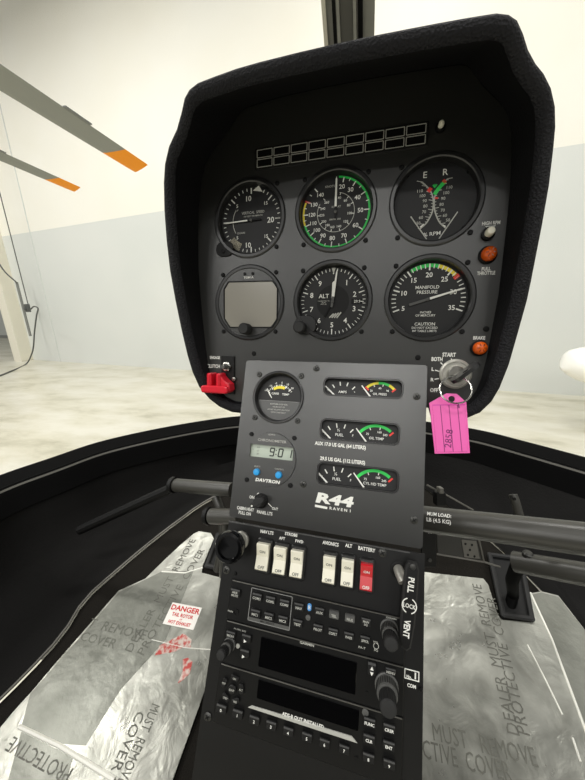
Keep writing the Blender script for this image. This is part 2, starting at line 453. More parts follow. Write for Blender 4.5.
#SECTION cabin
# windscreen sill arc, at the foot of the bubble
arcpx = [(-60, 500), (0, 475), (50, 458), (98, 442), (150, 430), (200, 421), (240, 416), (300, 413), (380, 416), (430, 422), (480, 430), (530, 442.5), (585, 457), (640, 472)]
ARC = [at_z(x, y, -.3) for x, y in arcpx]
ARC = crm([ARC[0]+(ARC[0]-ARC[1])*2]+ARC+[ARC[-1]+(ARC[-1]-ARC[-2])*2], 5)
def inward(i):
    a = ARC[max(i-1, 0)]; b = ARC[min(i+1, len(ARC)-1)]; d = (b-a).normalized(); return V((d.y, -d.x, 0))
def sweep(prof, m, mb=None):               # prof: (inward, down[, mat])
    mb = mb or MB(); K = len(prof); n = len(ARC); vs = []
    for i in range(n):
        q = inward(i)
        for p in prof: vs.append(ARC[i]+q*p[0]+V((0, 0, -p[1])))
    for k in range(K-1):
        mm = prof[k+1][2] if len(prof[k+1]) > 2 else m
        mb.add(vs, [(i*K+k, (i+1)*K+k, (i+1)*K+k+1, i*K+k+1) for i in range(n-1)], mm)
    return mb
sill = sweep([(-.03, .05), (-.012, .012), (0, 0), (.006, .0), (.03, .012), (.034, .011), (.0365, .0145), (.038, .018, 'welt'), (.0395, .022), (.05, .06), (.03, .075)], 'framepaint')  # pale band in the profile paints the sill's thin highlight line
struct(sill, 'trim_3')
# nose lining: from the sill down to the floor edge
Ljoin = [(-60, 760), (0, 701), (60, 638), (85, 600), (118, 570), (150, 543), (180, 520), (213, 498)]
LJ = [FP.p(*FP.at(x, y), 0) for x, y in Ljoin]
cJ = [FP.p(-.2, .42), FP.p(-.06, .455), FP.p(.08, .42)]
RJ = [V((2*XC-p.x, p.y, p.z)) for p in reversed(LJ)]
JO = crm([LJ[0]+V((-.02, -.35, -.1))]+LJ+cJ+RJ+[RJ[-1]+V((.02, -.35, -.1))], 6)
nA = len(ARC)
def resample(P, n):
    L = [0]
    for i in range(1, len(P)): L.append(L[-1]+(P[i]-P[i-1]).length)
    out = []; k = 0
    for i in range(n):
        s = L[-1]*i/(n-1)
        while k < len(P)-2 and L[k+1] < s: k += 1
        t = (s-L[k])/max(1e-9, L[k+1]-L[k]); out.append(P[k].lerp(P[k+1], min(1, t)))
    return out
RA = resample([ARC[i]+inward(i)*.045+V((0, 0, -.055)) for i in range(nA)], 90); RB = resample(JO, 90)
mb = MB(); vs = []; K = 7
for a, c in zip(RA, RB):
    for k in range(K):
        t = k/(K-1); p = a.lerp(c, t); o = V((p.x-XC, p.y-.1, 0)).normalized()*(.05*math.sin(PI*t)); vs.append(p+o+V((0, 0, -.05*math.sin(PI*t))))
mb.add(vs, [(i*K+k, (i+1)*K+k, (i+1)*K+k+1, i*K+k+1) for i in range(89) for k in range(K-1)], 'lining'); struct(mb, 'wall_nose')
# piping along the join
mb = MB(); mb.tube([p+V((0, 0, .002)) for p in RB if p.x < XC-.05], .0022, 'welt', 6); struct(mb, 'trim_4')
# cabin floor
mb = MB(); mb.add([p+V((0, 0, -.004)) for p in RB], [tuple(range(90))], 'carpet'); struct(mb, 'floor_cabin')
# outer skin below the sill (seen only from outside)
FULL = ARC; ARC = ARC[7:-7]; mb = sweep([(-.012, .014), (-.05, .1), (-.03, .3), (.1, .5)], 'aircraft'); struct(mb, 'wall_skin'); ARC = FULL
# windscreen panes
kz = [(-.298, 1), (-.1, .985), (.05, .94), (.15, .887), (.27, .8), (.37, .708), (.47, .6), (.55, .47), (.61, .33), (.65, .19)]
mid = min(range(nA), key=lambda i: abs(ARC[i].x-XC))
def pane(idx, name):
    mb = MB(); vs = []; K = len(kz)
    for i in idx:
        for z, k in kz: vs.append(V((XC+(ARC[i].x-XC)*k, -.2+(ARC[i].y+.2)*k, H+z)))
    mb.add(vs, [(i*K+k, (i+1)*K+k, (i+1)*K+k+1, i*K+k+1) for i in range(len(idx)-1) for k in range(K-1)], 'glass'); struct(mb, name, 180)
pane(list(range(0, mid+1)), 'window_1'); pane(list(range(mid, nA)), 'window_2')
# centre post of the windscreen
yf = ARC[mid].y
pp = [V((XC, -.2+(yf+.2)*k-.03, H+z)) for z, k in kz]
pp = crm(pp, 4)
def strip(mb, x0, x1, d0, d1, m):          # a bar that follows the post; d toward the cabin
    vs = []; n = len(pp)
    for i, p in enumerate(pp):
        tg = (pp[min(i+1, n-1)]-pp[max(i-1, 0)]).normalized(); q = XW.cross(tg); q = -q if q.y > 0 else q
        for x, d in ((x0, d0), (x1, d0), (x1, d1), (x0, d1)): vs.append(p+XW*x+q*d)
    mb.add(vs, [(4*i+k, 4*i+(k+1) % 4, 4*i+4+(k+1) % 4, 4*i+4+k) for i in range(n-1) for k in range(4)]+[(0, 1, 2, 3), (4*n-1, 4*n-2, 4*n-3, 4*n-4)], m)
mb = MB()
strip(mb, -.0255, .0385, 0, .003, 'post'); strip(mb, -.0255, -.0205, .003, .006, 'pillar'); strip(mb, -.0125, .0245, .003, .008, 'black')
for i in range(1): strip(mb, -.0075, .0185, .008, .014, 'postmid'); strip(mb, -.0065, -.003, .014, .016, 'post'); strip(mb, .0135, .017, .014, .016, 'post')
struct(mb, 'trim_5')

# unseen cabin roof and rear bulkhead, sized to shape the light on the panels
mb = MB(); bx = lambda x0, x1, y0, y1, z0, z1: mb.add([(x, y, H+z) for z in (z0, z1) for x, y in ((x0, y0), (x1, y0), (x1, y1), (x0, y1))], [(3, 2, 1, 0), (4, 5, 6, 7), (0, 1, 5, 4), (1, 2, 6, 5), (2, 3, 7, 6), (3, 0, 4, 7)], 'lining')
bx(-.66, .54, -.32, .0, .655, .68); struct(mb, 'ceiling_shade')
mb = MB(); bx(-.66, .54, -1.22, -1.2, -.6, .26); struct(mb, 'wall_back_shade')
# aluminium floor sheets under the protective film
def fpx(L): return [FP.at(x, y) for x, y in L]
def ftext(mb, s, px, py, cap, rot, m='filmprint', bold=0, xs=1.0):
    u, v = FP.at(px, py); mb.text(FP, s, u, v, cap, .0019, m, rot, xs, bold)
t = thing('floor_sheet', FP.p(-.3, .05), 'film covered aluminium floor sheet left of the console, with red danger sticker', 'floor sheet')
Lo = [(-.62, -.2), ] + fpx([(0, 729), (13, 713), (33, 691), (55.6, 664), (80, 636), (119, 591), (145.6, 579), (165, 560), (180, 546), (194, 534), (199, 531.6), (211, 533.5), (214, 539), (203, 566)])
q = FP.at(203, 566); Lo += [(q[0]+.004, q[1]-.012), (-.2, q[1]-.014), (-.2, -.2)]
mb = MB(); mb.prism(FP, list(reversed(Lo)), 0, .0015, 'sheet', 0); mb.build('sheet', t)
mb = MB()
for L, w in (([(20, 727), (60, 746), (115, 780)], .0028), ([(162, 572), (185, 573.5), (203, 568)], .0013), ([(152, 640), (185, 648), (212, 650)], .0008)):
    P = fpx(L)
    mb = MB(); mb.tube([FP.p(*a, .0012) for a in P], w, 'crease_glint', 8); mb.build('film_fold', t)
mb = MB()
for (x0, y0), (x1, y1), s1 in (((128, 652), (193, 540), 'DEALER  MUST  REMOVE'), ((140, 655), (202, 550), 'PROTECTIVE  COVER')):
    a = V(FP.at(x0, y0)); b = V(FP.at(x1, y1)); r = math.degrees(math.atan2(b.y-a.y, b.x-a.x)); c = (a+b)/2
    vs, _ = glyphs(s1, 0, 0); wid = max(p[0] for p in vs)-min(p[0] for p in vs); cap = .0135
    mb.text(FP, s1, c.x, c.y, cap,   .0019, 'filmprint', r, (b-a).length/(wid*cap/.729), 0); mb.build('film_lettering', t); mb = MB()
a = V(FP.at(95, 624)); b = V(FP.at(143, 635)); mb = MB(); ftext(mb, 'T  REMOVE', 118, 629, .013, math.degrees(math.atan2(b.y-a.y, b.x-a.x)), xs=1.2)
mb.build('film_lettering', t); mb = MB(); ftext(mb, 'COVER', 99, 640, .012, math.degrees(math.atan2(b.y-a.y, b.x-a.x)), xs=1.2); mb.build('film_lettering', t); mb = MB()
for (x0, y0), (x1, y1), s1 in (((157, 705), (122, 785), 'MUST  REMOVE'), ((70, 777), (10, 744), 'PROTECTIVE'), ((142, 712), (116, 772), 'COVER')):
    a = V(FP.at(x0, y0)); b = V(FP.at(x1, y1)); r = math.degrees(math.atan2(b.y-a.y, b.x-a.x)); c = (a+b)/2
    vs, _ = glyphs(s1, 0, 0); wid = max(p[0] for p in vs)-min(p[0] for p in vs); cap = .013
    mb.text(FP, s1, c.x, c.y, cap,   .0019, 'filmprint', r, (b-a).length/(wid*cap/.729), 0); mb.build('film_lettering', t); mb = MB()
# danger sticker
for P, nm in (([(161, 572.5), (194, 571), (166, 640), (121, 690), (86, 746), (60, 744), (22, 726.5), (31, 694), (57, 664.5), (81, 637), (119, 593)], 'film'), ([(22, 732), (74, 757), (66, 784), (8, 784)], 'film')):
    mb = MB(); mb.prism(FP, list(reversed(fpx(P))), .0015, .00172, 'film'); mb.build('dull_patch', t)['label'] = 'dull grey patch on the sheet'
S = [FP.at(172, 603), FP.at(202, 608), FP.at(194, 631), FP.at(164, 624)]
c = (V(S[0])+V(S[1])+V(S[2])+V(S[3]))/4; ex = (V(S[1])-V(S[0])+V(S[2])-V(S[3])); ey = (V(S[0])-V(S[3])+V(S[1])-V(S[2]))
rot = math.degrees(math.atan2(ex.y, ex.x)); w, h = ex.length/2, ey.length/2
sf = FP.sub(c.x, c.y, .0016, rot)
mb = MB(); mb.prism(sf, [(-w/2, -h/2), (w/2, -h/2), (w/2, h/2), (-w/2, h/2)], 0, .0004, 'stickwhite')
mb.text(sf, 'DANGER', 0, h*.3, h*.24, .0006, 'stickred', 0, w*.86/(4.0*h*.24/.729*.92), .03)
mb.text(sf, 'TAIL ROTOR', 0, h*.0, h*.16, .0006, 'stickred', 0, .95, .03)
mb.text(sf, 'OF', 0, -h*.18, h*.08, .0006, 'stickred', 0, 1, .02)
mb.text(sf, 'HOT EXHAUST', 0, -h*.34, h*.15, .0006, 'stickred', 0, .9, .03)
mb.build('danger_sticker', t)['label'] = 'white sticker with red warning lettering'
mb = MB()
for L in ([(172, 640), (184, 634), (192, 640), (191, 648), (183, 648), (176, 652), (160, 655), (155, 656), (160, 646)], [(183, 660), (188, 658), (193, 662), (190, 674), (184, 680), (178, 684), (183, 672)]):
    mb = MB(); mb.flat(FP, list(reversed(fpx(L))), .0018, 'smear'); mb.build('red_smear', t)['label'] = 'smeared red ink on the film'

t = thing('floor_sheet', FP.p(.25, .05), 'film covered aluminium floor sheet right of the console, below the pedals', 'floor sheet')
Ro = [(.02, -.2), (.02, FP.at(427, 575)[1])] + fpx([(432, 573.5), (483, 579), (488, 585), (497, 614), (501, 620)]) + fpx([(531, 623), (528.5, 600), (529, 594), (541, 591.7), (558, 596), (585, 631)]) + [(.42, 0), (.42, -.2)]
mb = MB(); mb.prism(FP, list(reversed(Ro)), 0, .0015, 'sheet'); mb.build('sheet', t)
mb = MB()
mb = MB(); mb.prism(FP, list(reversed(fpx([(541, 593), (558, 597.5), (620, 675), (620, 760), (600, 745), (584, 722), (552, 638), (532, 595)]))), .0015, .00172, 'film'); mb.build('dull_patch', t)['label'] = 'dull grey patch on the sheet'
for L, w in (([(530, 593), (551.6, 640), (583.6, 727), (605, 790)], .0016), ([(527, 645), (545, 680), (562, 715)], .0011), ([(572, 738), (580, 762)], .0014)):
    P = fpx(L)
    mb = MB(); mb.tube([FP.p(*a, .0012) for a in P], w, 'crease_glint', 8); mb.build('film_fold', t)
mb = MB()
for (x0, y0), (x1, y1), s1, cap in (((513, 735), (476, 585), 'DEALER  MUST  REMOVE', .0135), ((523, 735), (490, 598), 'PROTECTIVE  COVER', .0135), ((432, 731), (535, 757), 'MUST   REMOVE', .0155), ((422, 748), (510, 772), 'CTIVE  COVER', .0155)):
    a = V(FP.at(x0, y0)); b = V(FP.at(x1, y1)); r = math.degrees(math.atan2(b.y-a.y, b.x-a.x)); c = (a+b)/2
    vs, _ = glyphs(s1, 0, 0); wid = max(p[0] for p in vs)-min(p[0] for p in vs)
    mb.text(FP, s1, c.x, c.y, cap,   .0019, 'filmprint', r, (b-a).length/(wid*cap/.729), 0); mb.build('film_lettering', t); mb = MB()

# pedals
def elbow(pts, r, m, n=14): 
    b = MB(); b.tube(pts, r, m, n); return b
t = thing('rudder_pedal', at_depth(505, 622, .41), 'thick black pedal tube crossing behind the console to the right edge, upper of the two', 'pedal', 'pedals of the right seat')
A, B = at_depth(418, 518, .378), at_depth(585, 539, .285); d = (B-A)
b = MB(); b.tube([A, A+d*.1, A+d*1.0, A+d*1.35], [.0150]*4, 'tube', 28); b.build('foot_tube', t)
a = at_depth(516, 500, .36); b = MB(); b.tube([at_depth(513, 494.5, .375), at_depth(516, 503, .372), at_depth(521, 522, .37)], .0048, 'tube', 12); b.lathe(Fr(at_depth(513, 497, .355), XW, (0, 0, 1)), [(.002, -.002), (.002, .004)], 'black', 10); b.build('pedal_arm', t)
A2, B2 = at_depth(427, 516, .362), at_depth(452, 522, .345)
ru = at_depth(440, 517, .355)
dn = d.normalized(); tocam = (EYE-A).normalized(); up = tocam.cross(dn); up = up if up.z > 0 else -up; nn = dn.cross(up)
mb = MB()
for s1, px, py, cap in (('MUM LOAD:', 439, 514.8, 3.6), ('LB (4.5 KG)', 438.5, 520.6, 3.6)):
    # lettering wrapped on the front of the tube
    r = ray(px, py); best = None
    ap = A-EYE; 
    # nearest point of the tube surface on this ray
    for k in range(2000):
        q = EYE+r*(.3+k*.0001); w_ = q-A; w_ = w_-dn*w_.dot(dn)
        if w_.length <= .0153: best = q; break
    if best is None: best = EYE+r*.36
    w_ = best-A; w_ = (w_-dn*w_.dot(dn)).normalized(); uu = w_.cross(dn); uu = uu if uu.z > 0 else -uu
    fr = Fr(best, dn, uu); vs, _ = glyphs(s1, .02, 0); wid = max(p[0] for p in vs)-min(p[0] for p in vs); cp = cap*.36/FPX
    mb.text(fr, s1, 0, 0, cp, .0003, 'white', 0, 22*.36/FPX/(wid*cp/.729), .02)
mb.build('placard_lettering', t)
t = thing('rudder_pedal', at_depth(520, 612, .41), 'short black pedal tube standing in the floor slot, below the thick tube', 'pedal', 'pedals of the right seat')
A, B = at_depth(515, 561.5, .395), at_depth(600, 577, .33); d = B-A
b = MB(); b.tube([A, A+d, A+d*1.3], .0125, 'tube', 24); b.lathe(Fr(A-d.normalized()*.0008, d.cross(V((0,0,1))), V((0,0,1))), [(.001, 0), (.0095, .0)], 'black', 18); b.build('foot_tube', t)
b = MB(); b.tube([A+d*.06, at_depth(512, 580, .405), FP.p(*FP.at(511, 598), .012), FP.p(*FP.at(510.5, 606), -.003)], [.0085, .0075, .0075, .0075], 'lever', 14); b.build('pedal_arm', t)
b = MB(); b.lathe(Fr(A+d*.15+V((0, 0, .0125)), XW, (0, 1, 0)), [(.006, -.003), (.006, .003), (.004, .005)], 'screwsteel', 14); b.build('stop_bolt', t)
t = thing('rudder_pedal', at_depth(222, 560, .47), 'black pedal tube with grey sheen left of the console, upper of the pair', 'pedal', 'pedals of the left seat')
A, B = at_depth(175, 485, .49), at_depth(232, 490, .455); d = B-A
b = MB(); b.tube([A, A+d*.03, B], [.0095, .0105, .0105], 'tube', 22); b.build('foot_tube', t)
b = MB(); b.tube([A-d*.06, A], [.0125, .0125], 'black', 18); b.build('end_cap', t)
b = MB(); b.tube([at_depth(216, 497, .47), at_depth(222, 512, .462), at_depth(224, 540, .455), at_depth(218, 570, .46)], .007, 'tube', 12); b.build('pedal_arm', t)
t = thing('rudder_pedal', at_depth(224, 580, .46), 'stubby black pedal tube left of the console, lower of the pair', 'pedal', 'pedals of the left seat')
A, B = at_depth(211, 516, .43), at_depth(240, 517, .41); d = B-A
b = MB(); b.tube([A, A+d*.02, B], [.0098, .0108, .0108], 'tube', 22); b.build('foot_tube', t)
b = MB(); b.tube([A-d*.14, A-d*.02], [.0122, .0122], 'black', 18); b.build('end_cap', t)
b = MB(); b.tube([A+d*.5, at_depth(226, 540, .42), at_depth(224, 575, .44)], .007, 'tube', 12); b.build('pedal_arm', t)
# slot frames round the pedal arms
def slot(pxs, label, wdt=.0038):
    P = [FP.p(*FP.at(x, y), .004) for x, y in pxs]
    mb = MB()
    for a, b in zip(P, P[1:]+P[:1]): mb.tube([a, b], wdt, 'rubber', 8)
    for a in P: mb.lathe(Fr(a, XW, FP.U), [(.0005, -wdt), (wdt, -wdt*.5), (wdt, wdt*.5), (.0005, wdt)], 'rubber', 8)
    mb.add([p+FP.N*-.002 for p in P], [tuple(range(len(P)))], 'black')  # black sheet stands in for the dark of the open slot
    tag(mb.build('slot_frame'), label, 'frame')
slot([(489, 556), (502.5, 616), (531, 620), (520, 560)], 'black rectangular slot frame in the floor right of the console around the pedal arm')
slot([(207, 567), (232, 572), (236, 540), (218, 536)], 'black slot frame in the floor left of the console beside the heater knob', .004)
# push rod of the left pedals, door strut, nose details
b = MB(); b.tube([at_depth(170, 489, .52), at_depth(128, 508, .55), at_depth(80, 530, .57)], .0085, 'black', 10)
tag(b.build('push_rod'), 'slim black rod running from the left pedal tube along the nose lining', 'rod')
t = thing('gas_strut', at_depth(20, 497, .6), 'slim dark strut with bracket under the windscreen sill at far left', 'strut')
b = MB(); b.tube([at_depth(-30, 518, .59), at_depth(0, 506, .6), at_depth(38, 491, .615)], .0045, 'welt', 10); b.build('rod', t)
b = MB(); b.tube([at_depth(36, 492, .615), at_depth(54, 484, .625)], .009, 'framepaint', 12); b.build('bracket', t)
# seams and perforated gusset right of the console
t = thing('gusset_plate', FP.p(.11, .26), 'perforated dark gusset with pale edge strips behind the thick pedal tube', 'bracket')
g = FP
def g3(x, y, h=0.03): return at_depth(x, y, .44)
b = MB(); Q = [g3(437, 535), g3(476, 538), g3(482, 560), g3(438, 553)]; b.add(Q+[q+CF*.004 for q in Q], [(0, 1, 2, 3), (7, 6, 5, 4), (0, 4, 5, 1), (1, 5, 6, 2), (2, 6, 7, 3), (3, 7, 4, 0)], 'seam')
for x, y in ((465, 543.5), (471.5, 544.5), (469.5, 549.5), (467.5, 554.5), (474, 556)):
    b.lathe(Fr(g3(x, y)-CF*.0004, CR, CU), [(.0022, -.0001), (.0022, .0002)], 'black', 12)
b.build('plate', t)
b = MB(); Q = [g3(461, 539.5)-CF*.001, g3(476, 541)-CF*.001, g3(479.5, 558.5)-CF*.001, g3(464, 557)-CF*.001]; b.add(Q+[q+CF*.0008 for q in Q], [(3, 2, 1, 0), (4, 5, 6, 7), (0, 1, 5, 4), (1, 2, 6, 5), (2, 3, 7, 6), (3, 0, 4, 7)], 'welt')
for x, y in ((465, 543.5), (471.5, 544.5), (469.5, 549.5), (467.5, 554.5), (474, 556)):
    b.lathe(Fr(g3(x, y)-CF*.0012, CR, CU), [(.0016, -.0001), (.0016, .0002)], 'black', 12)
b.build('perforated_plate', t)
for L in ([(427, 485), (436, 490)], [(443, 493), (473, 510)], [(479, 540), (484, 562)], [(437, 554), (484, 562), (500, 567)]):
    b = MB(); b.tube([g3(*q) for q in L], .0013, 'welt', 6); b.build('edge_strip', t)
t = thing('cable_clip', at_depth(440, 504, .43), 'small black clip with a grey top standing above the thick pedal tube', 'clip')
cf = Fr(at_depth(440, 497, .43), CR, CU)
MB().prism(cf, rrect(.014, .019, .002, 0, -.002), -.006, .004, 'black', .001).build('body', t)
MB().prism(cf, rrect(.006, .008, .001, 0, .010), -.004, .0055, 'welt', .001).build('tab', t)
t = thing('placard_bracket', at_depth(429, 545, .41), 'narrow black placard bracket close behind the right edge of the console', 'bracket')
cf = Fr(at_depth(429, 548, .41), CR, CU)
mb = MB(); mb.prism(cf, rrect(.02, .052, .002), -.003, 0, 'black', .0008); mb.text(cf, 'TION', 0.003, .021, .003, .0003, 'white', 0, 1, .02); mb.build('plate', t)
MB().lathe(Fr(cf.p(.001, -.016), CR, CU), [(.0025, 0), (.0025, .0012), (.001, .0016)], 'screwsteel', 12).build('screw', t)

#SECTION pod
COLS = (0, .0926, .1857); ROW = -.089
# rim of the hood: the visible outline, set on a rim surface that stands ahead of the panel
prof_rim = [(-.2, .308), (-.115, .306), (-.09, .304), (-.05, .3005), (.03, .300), (.1, .301), (.125, .296), (.145, .283), (.16, .267), (.2, .25)]
def yr(z):
    for (z0, y0), (z1, y1) in zip(prof_rim, prof_rim[1:]):
        if z <= z1: t = max(0, (z-z0)/(z1-z0)); return y0+(y1-y0)*t
    return prof_rim[-1][1]
def on_rim(px, py):
    r = ray(px, py); lo, hi = .05, .8
    for _ in range(50):
        m = (lo+hi)/2
        if r.y*m < yr(r.z*m): lo = m
        else: hi = m
    return EYE+r*lo
rimpx = [(243, 413.2), (238.6, 412.8), (231.8, 412), (219.8, 406.8), (209.6, 399), (199.3, 387), (192.5, 371.8), (187.4, 354.7), (181.4, 329), (175.4, 300), (170, 270), (166.6, 240), (164.4, 210), (163.8, 183), (165, 164), (169, 146.5), (177, 129), (181.7, 112), (184.6, 98.5), (189.4, 89.8), (198, 83), (215.4, 76.3), (236.5, 68.7), (260, 62), (300, 52), (340, 42.8), (375, 35.4), (410, 28.5), (440, 22.8), (465, 18.3), (485, 15), (496.4, 13.3), (508.7, 14.8), (517, 20.5), (523, 33.8), (528, 50), (535.4, 63.6), (543.6, 73.8), (550.8, 88.2), (554.9, 106.7), (555.3, 127), (553.4, 147.7), (549, 185), (542, 225), (531, 281), (527, 300), (518, 332.3), (508.8, 364.6), (499.6, 387.7), (491.5, 401.5), (480, 412.6), (467, 418), (450, 420.5), (432, 421.5)]
RIM = [on_rim(*p) for p in rimpx]
PC = P1.p(.0926, -.045)
pod = thing('instrument_pod', P1.p(.0926, -.21), 'black padded instrument pod with a deep hood around the six round flight gauges', 'instrument panel')
n = len(RIM); rings = []
def p1uv(p): d = p-P1.O; return d.dot(P1.X), d.dot(P1.U)
rimuv = [p1uv(p) for p in RIM]
# in-plane inward direction at each rim point
def inn(i, amt):
    a = V(rimuv[max(i-1, 0)]); b = V(rimuv[min(i+1, n-1)]); d = (b-a).normalized(); q = V((d.y, -d.x))
    return P1.X*(q.x*amt)+P1.U*(q.y*amt)
paneluv = []
def rel(i): return (RIM[i]-P1.O).dot(P1.N)    # how far the rim stands ahead of the panel
outer_back = []; 
for i in range(n):
    P = RIM[i]; h = rel(i); taper = min(1, h/.05)
    dr = V((0, 1, .12+.3*max(0, min(1, (P.z-H-.06)/.06)))); td = h/-(dr.dot(P1.N))
    back = P+dr*(td+.03)+inn(i, .004)
    mid_o = P+dr*min(td*.5, .03)+inn(i, -.0003)
    r = [back, mid_o, P-P1.N*.003+inn(i, -.0002), P, P+P1.N*.002+inn(i, .003), P+P1.N*.0015+inn(i, .007), P-P1.N*.002+inn(i, .010)]
    # the lining runs forward to the panel face, opening a little upwards
    dr = V((0, 1, .12+.3*max(0, min(1, (P.z-H-.06)/.06)))); td = h/-(dr.dot(P1.N)); E0 = P+inn(i, .010); E1 = E0+dr*(td-.0008)+inn(i, .001)
    r2 = [P-P1.N*.004+inn(i, .0105), E0.lerp(E1, .5), E1]
    rings.append(r+r2)
    q = p1uv(E1); paneluv.append(q)
mbo = MB(); mbi = MB(); Ko = 7; Kt = 10
vs = sum(rings, [])
mbo.add(vs, [(i*Kt+k, (i+1)*Kt+k, (i+1)*Kt+k+1, i*Kt+k+1) for i in range(n-1) for k in range(0, 7)], 'hood')
mbi.add(vs, [(i*Kt+k, (i+1)*Kt+k, (i+1)*Kt+k+1, i*Kt+k+1) for i in range(n-1) for k in range(7, 9)], 'hoodin')
# closed back so no light enters from the windscreen side
back = [rings[i][0] for i in range(n)]
mbo.add(back, [tuple(range(n))], 'hood')
mbo.build('hood_shell', pod, 60); mbi.build('hood_lining', pod, 60)
# panel plate with instrument holes
R = .0405
holes = [circ(48, R+.0004, c, r) for c in COLS for r in (0, ROW)]
ins = paneluv
mb = MB(); mb.plate(P1, ins, holes, -.002, 0, 'panel')
# light rectangles of the warning-light strip, in the panel finish
mb.build('panel_plate', pod)
def txt(fr, mb, s, px, py, cap_px, wid_px=None, m='white', bold=.02, h=.0003):
    u, v = fr.at(px, py); cap = cap_px*fr.mmv(px, py)
    xs = 1
    if wid_px:
        vs, _ = glyphs(s, bold, 0); wd_ = max(p[0] for p in vs)-min(p[0] for p in vs); xs = wid_px*fr.mm(px, py)/(wd_*cap/.729)
    mb.text(fr, s, u, v, cap, h, m, 0, xs, bold)
mb = MB()
for s, x, y, c, w in (('HIGH RPM', 491, 223, 3.6, 18), ('TEST', 490.3, 227.6, 3.6, 10), ('FULL', 486, 268.8, 3.4, 9), ('THROTTLE', 486, 273, 3.6, 18), ('BRAKE', 479, 337.8, 3.4, 12), ('ENGAGE', 215, 357.5, 2.8, 10), ('CLUTCH', 213.5, 366, 3.4, 13), ('START', 449, 354.6, 4, 13.5), ('BOTH', 437, 359, 4, 11), ('L', 432.6, 369, 3.4, None), ('R', 432, 379.5, 3.4, None), ('OFF', 434, 390, 3.8, 8)):
    mb = MB(); txt(P1, mb, s, x, y, c, w, bold=.03); mb.build('lettering', pod)
mb = MB()
for a, b in (((451, 358.5), (452.5, 362)), ((440.5, 362.5), (444, 366)), ((435, 370), (439.5, 371.5)), ((434.5, 379.2), (439, 378.5)), ((438, 389), (440, 386))):
    mb.line(P1, P1.at(*a), P1.at(*b), .0009, .0003, 'white')
mb.build('key_switch_marks', pod)
def screw(fr, u, v, parent, r=.0027, h0=0, m='screwsteel'):
    b = MB(); b.lathe(fr, [(r, h0), (r, h0+.0007), (r*.75, h0+.0013), (.0001, h0+.0014)], m, 14, u, v)
    for a in (0.6, 0.6+PI/2):
        d = V((math.cos(a), math.sin(a)))*r*.6; b.line(fr, (u-d.x, v-d.y), (u+d.x, v+d.y), r*.28, h0+.00155, 'black')
    o = b.build('screw', parent); return o
for x, y in ((531/4.875*0+0, 0),)[:0]: pass
for px, py in ((254.0, 353.5), (417.8, 357.5), (486, 329)): screw(P1, *P1.at(px, py), pod, .0026, 0, 'black')

# warning-light strip: 9 x 2 windows
tl, tr, bl, br = (256.6, 151), (426.9, 123.5), (257.3, 169.8), (425.9, 145.2)
a = V(P1.at(*tl)); b = V(P1.at(*tr)); c = V(P1.at(*bl)); d = V(P1.at(*br))
x0 = (a.x+c.x)/2; x1 = (b.x+d.x)/2; y1 = (a.y+b.y)/2; y0 = (c.y+d.y)/2
ann = thing('annunciator_strip', P1.p((x0+x1)/2, y0), 'strip of eighteen blank outlined warning windows along the top of the panel', 'warning lights')
MB().prism(P1, rrect(x1-x0+.003, y1-y0+.003, .001, (x0+x1)/2, (y0+y1)/2), .0002, .0016, 'panel_dark', .0004).build('backing', ann)
cw = (x1-x0)/9; ch = (y1-y0)/2
for r in range(2):
    for k in range(9):
        u = x0+cw*(k+.5); v = y1-ch*(r+.5)
        o1 = rrect(cw-.0012, ch-.001, .0008, u, v); i1 = inset(o1, .00075)
        mb = MB(); N_ = len(o1)
        mb.add([P1.p(*q, .0019) for q in o1]+[P1.p(*q, .0019) for q in i1], [(i, (i+1) % N_, N_+(i+1) % N_, N_+i) for i in range(N_)], 'silverprint')
        mb.flat(P1, i1, .0018, 'black'); mb.build('warning_window', ann)

# ------------------------------------------------------------------ round gauges
def gauge(name, c, r, label, lob=None, rb=.0395, flange=.0412):
    u, v = COLS[c], (0, ROW)[r]
    t = thing(name, P1.p(u, v-flange), label, 'gauge')
    f = P1.sub(u, v)
    mb = MB()
    mb.lathe(f, [(rb-.0005, -.009), (rb-.0005, .0001), (flange, .0002), (flange, .0009), (flange-.0012, .0018), (rb-.0022, .0018), (rb-.0032, .0010), (rb-.0038, -.0055), (rb-.004, -.009)], 'bezel', 56, closed=True)
    mb.build('bezel', t)
    return t, f
def gscrews(f, t, skip=()):
    for k, (a, b) in {'ul': (-1, 1), 'ur': (1, 1), 'll': (-1, -1), 'lr': (1, -1)}.items():
        if k not in skip: screw(f, a*.03145, b*.03145, t, .0023, .0002, 'black')
DH = -.006                                 # height of the dial face
def dialbase(R=.0357): 
    mb = MB(); return mb
def face(mb, f, R=.0357, m='dial'): mb.flat(f, circ(48, R), DH, m)
h1, h2 = DH+.00025, DH+.0004
def num(mb, f, s, r, a, cap, m='white', bold=.015, u=0, v=0):
    a = math.radians(a); mb.text(f, s, u+r*math.sin(a), v+r*math.cos(a), cap, h1, m, 0, 1, bold)
def needle(t, f, name, ang, r0, r1, w0, w1, m='white', hub=.0016, tail=None, h=.0016):
    mb = MB(); a = math.radians(ang); hh = DH+h
    d = V((math.sin(a), math.cos(a))); q = V((-d.y, d.x))
    P = [d*r0+q*w0/2, d*r0-q*w0/2, d*(r1*.9)-q*w1/2, d*r1, d*(r1*.9)+q*w1/2]
    mb.prism(f, [tuple(x) for x in reversed(P)], hh, hh+.0005, m)
    if tail:
        P = [d*(-tail[0])+q*tail[1]/2, d*(-tail[0])-q*tail[1]/2, d*r0-q*w0/2, d*r0+q*w0/2]
        mb.prism(f, [tuple(x) for x in reversed(P)], hh, hh+.0004, tail[2])
    mb.lathe(f, [(hub, DH+.0005), (hub, hh+.0008), (hub*.6, hh+.0012)], 'dgrey' if m == 'white' else m, 16)
    return mb.build(name, t)
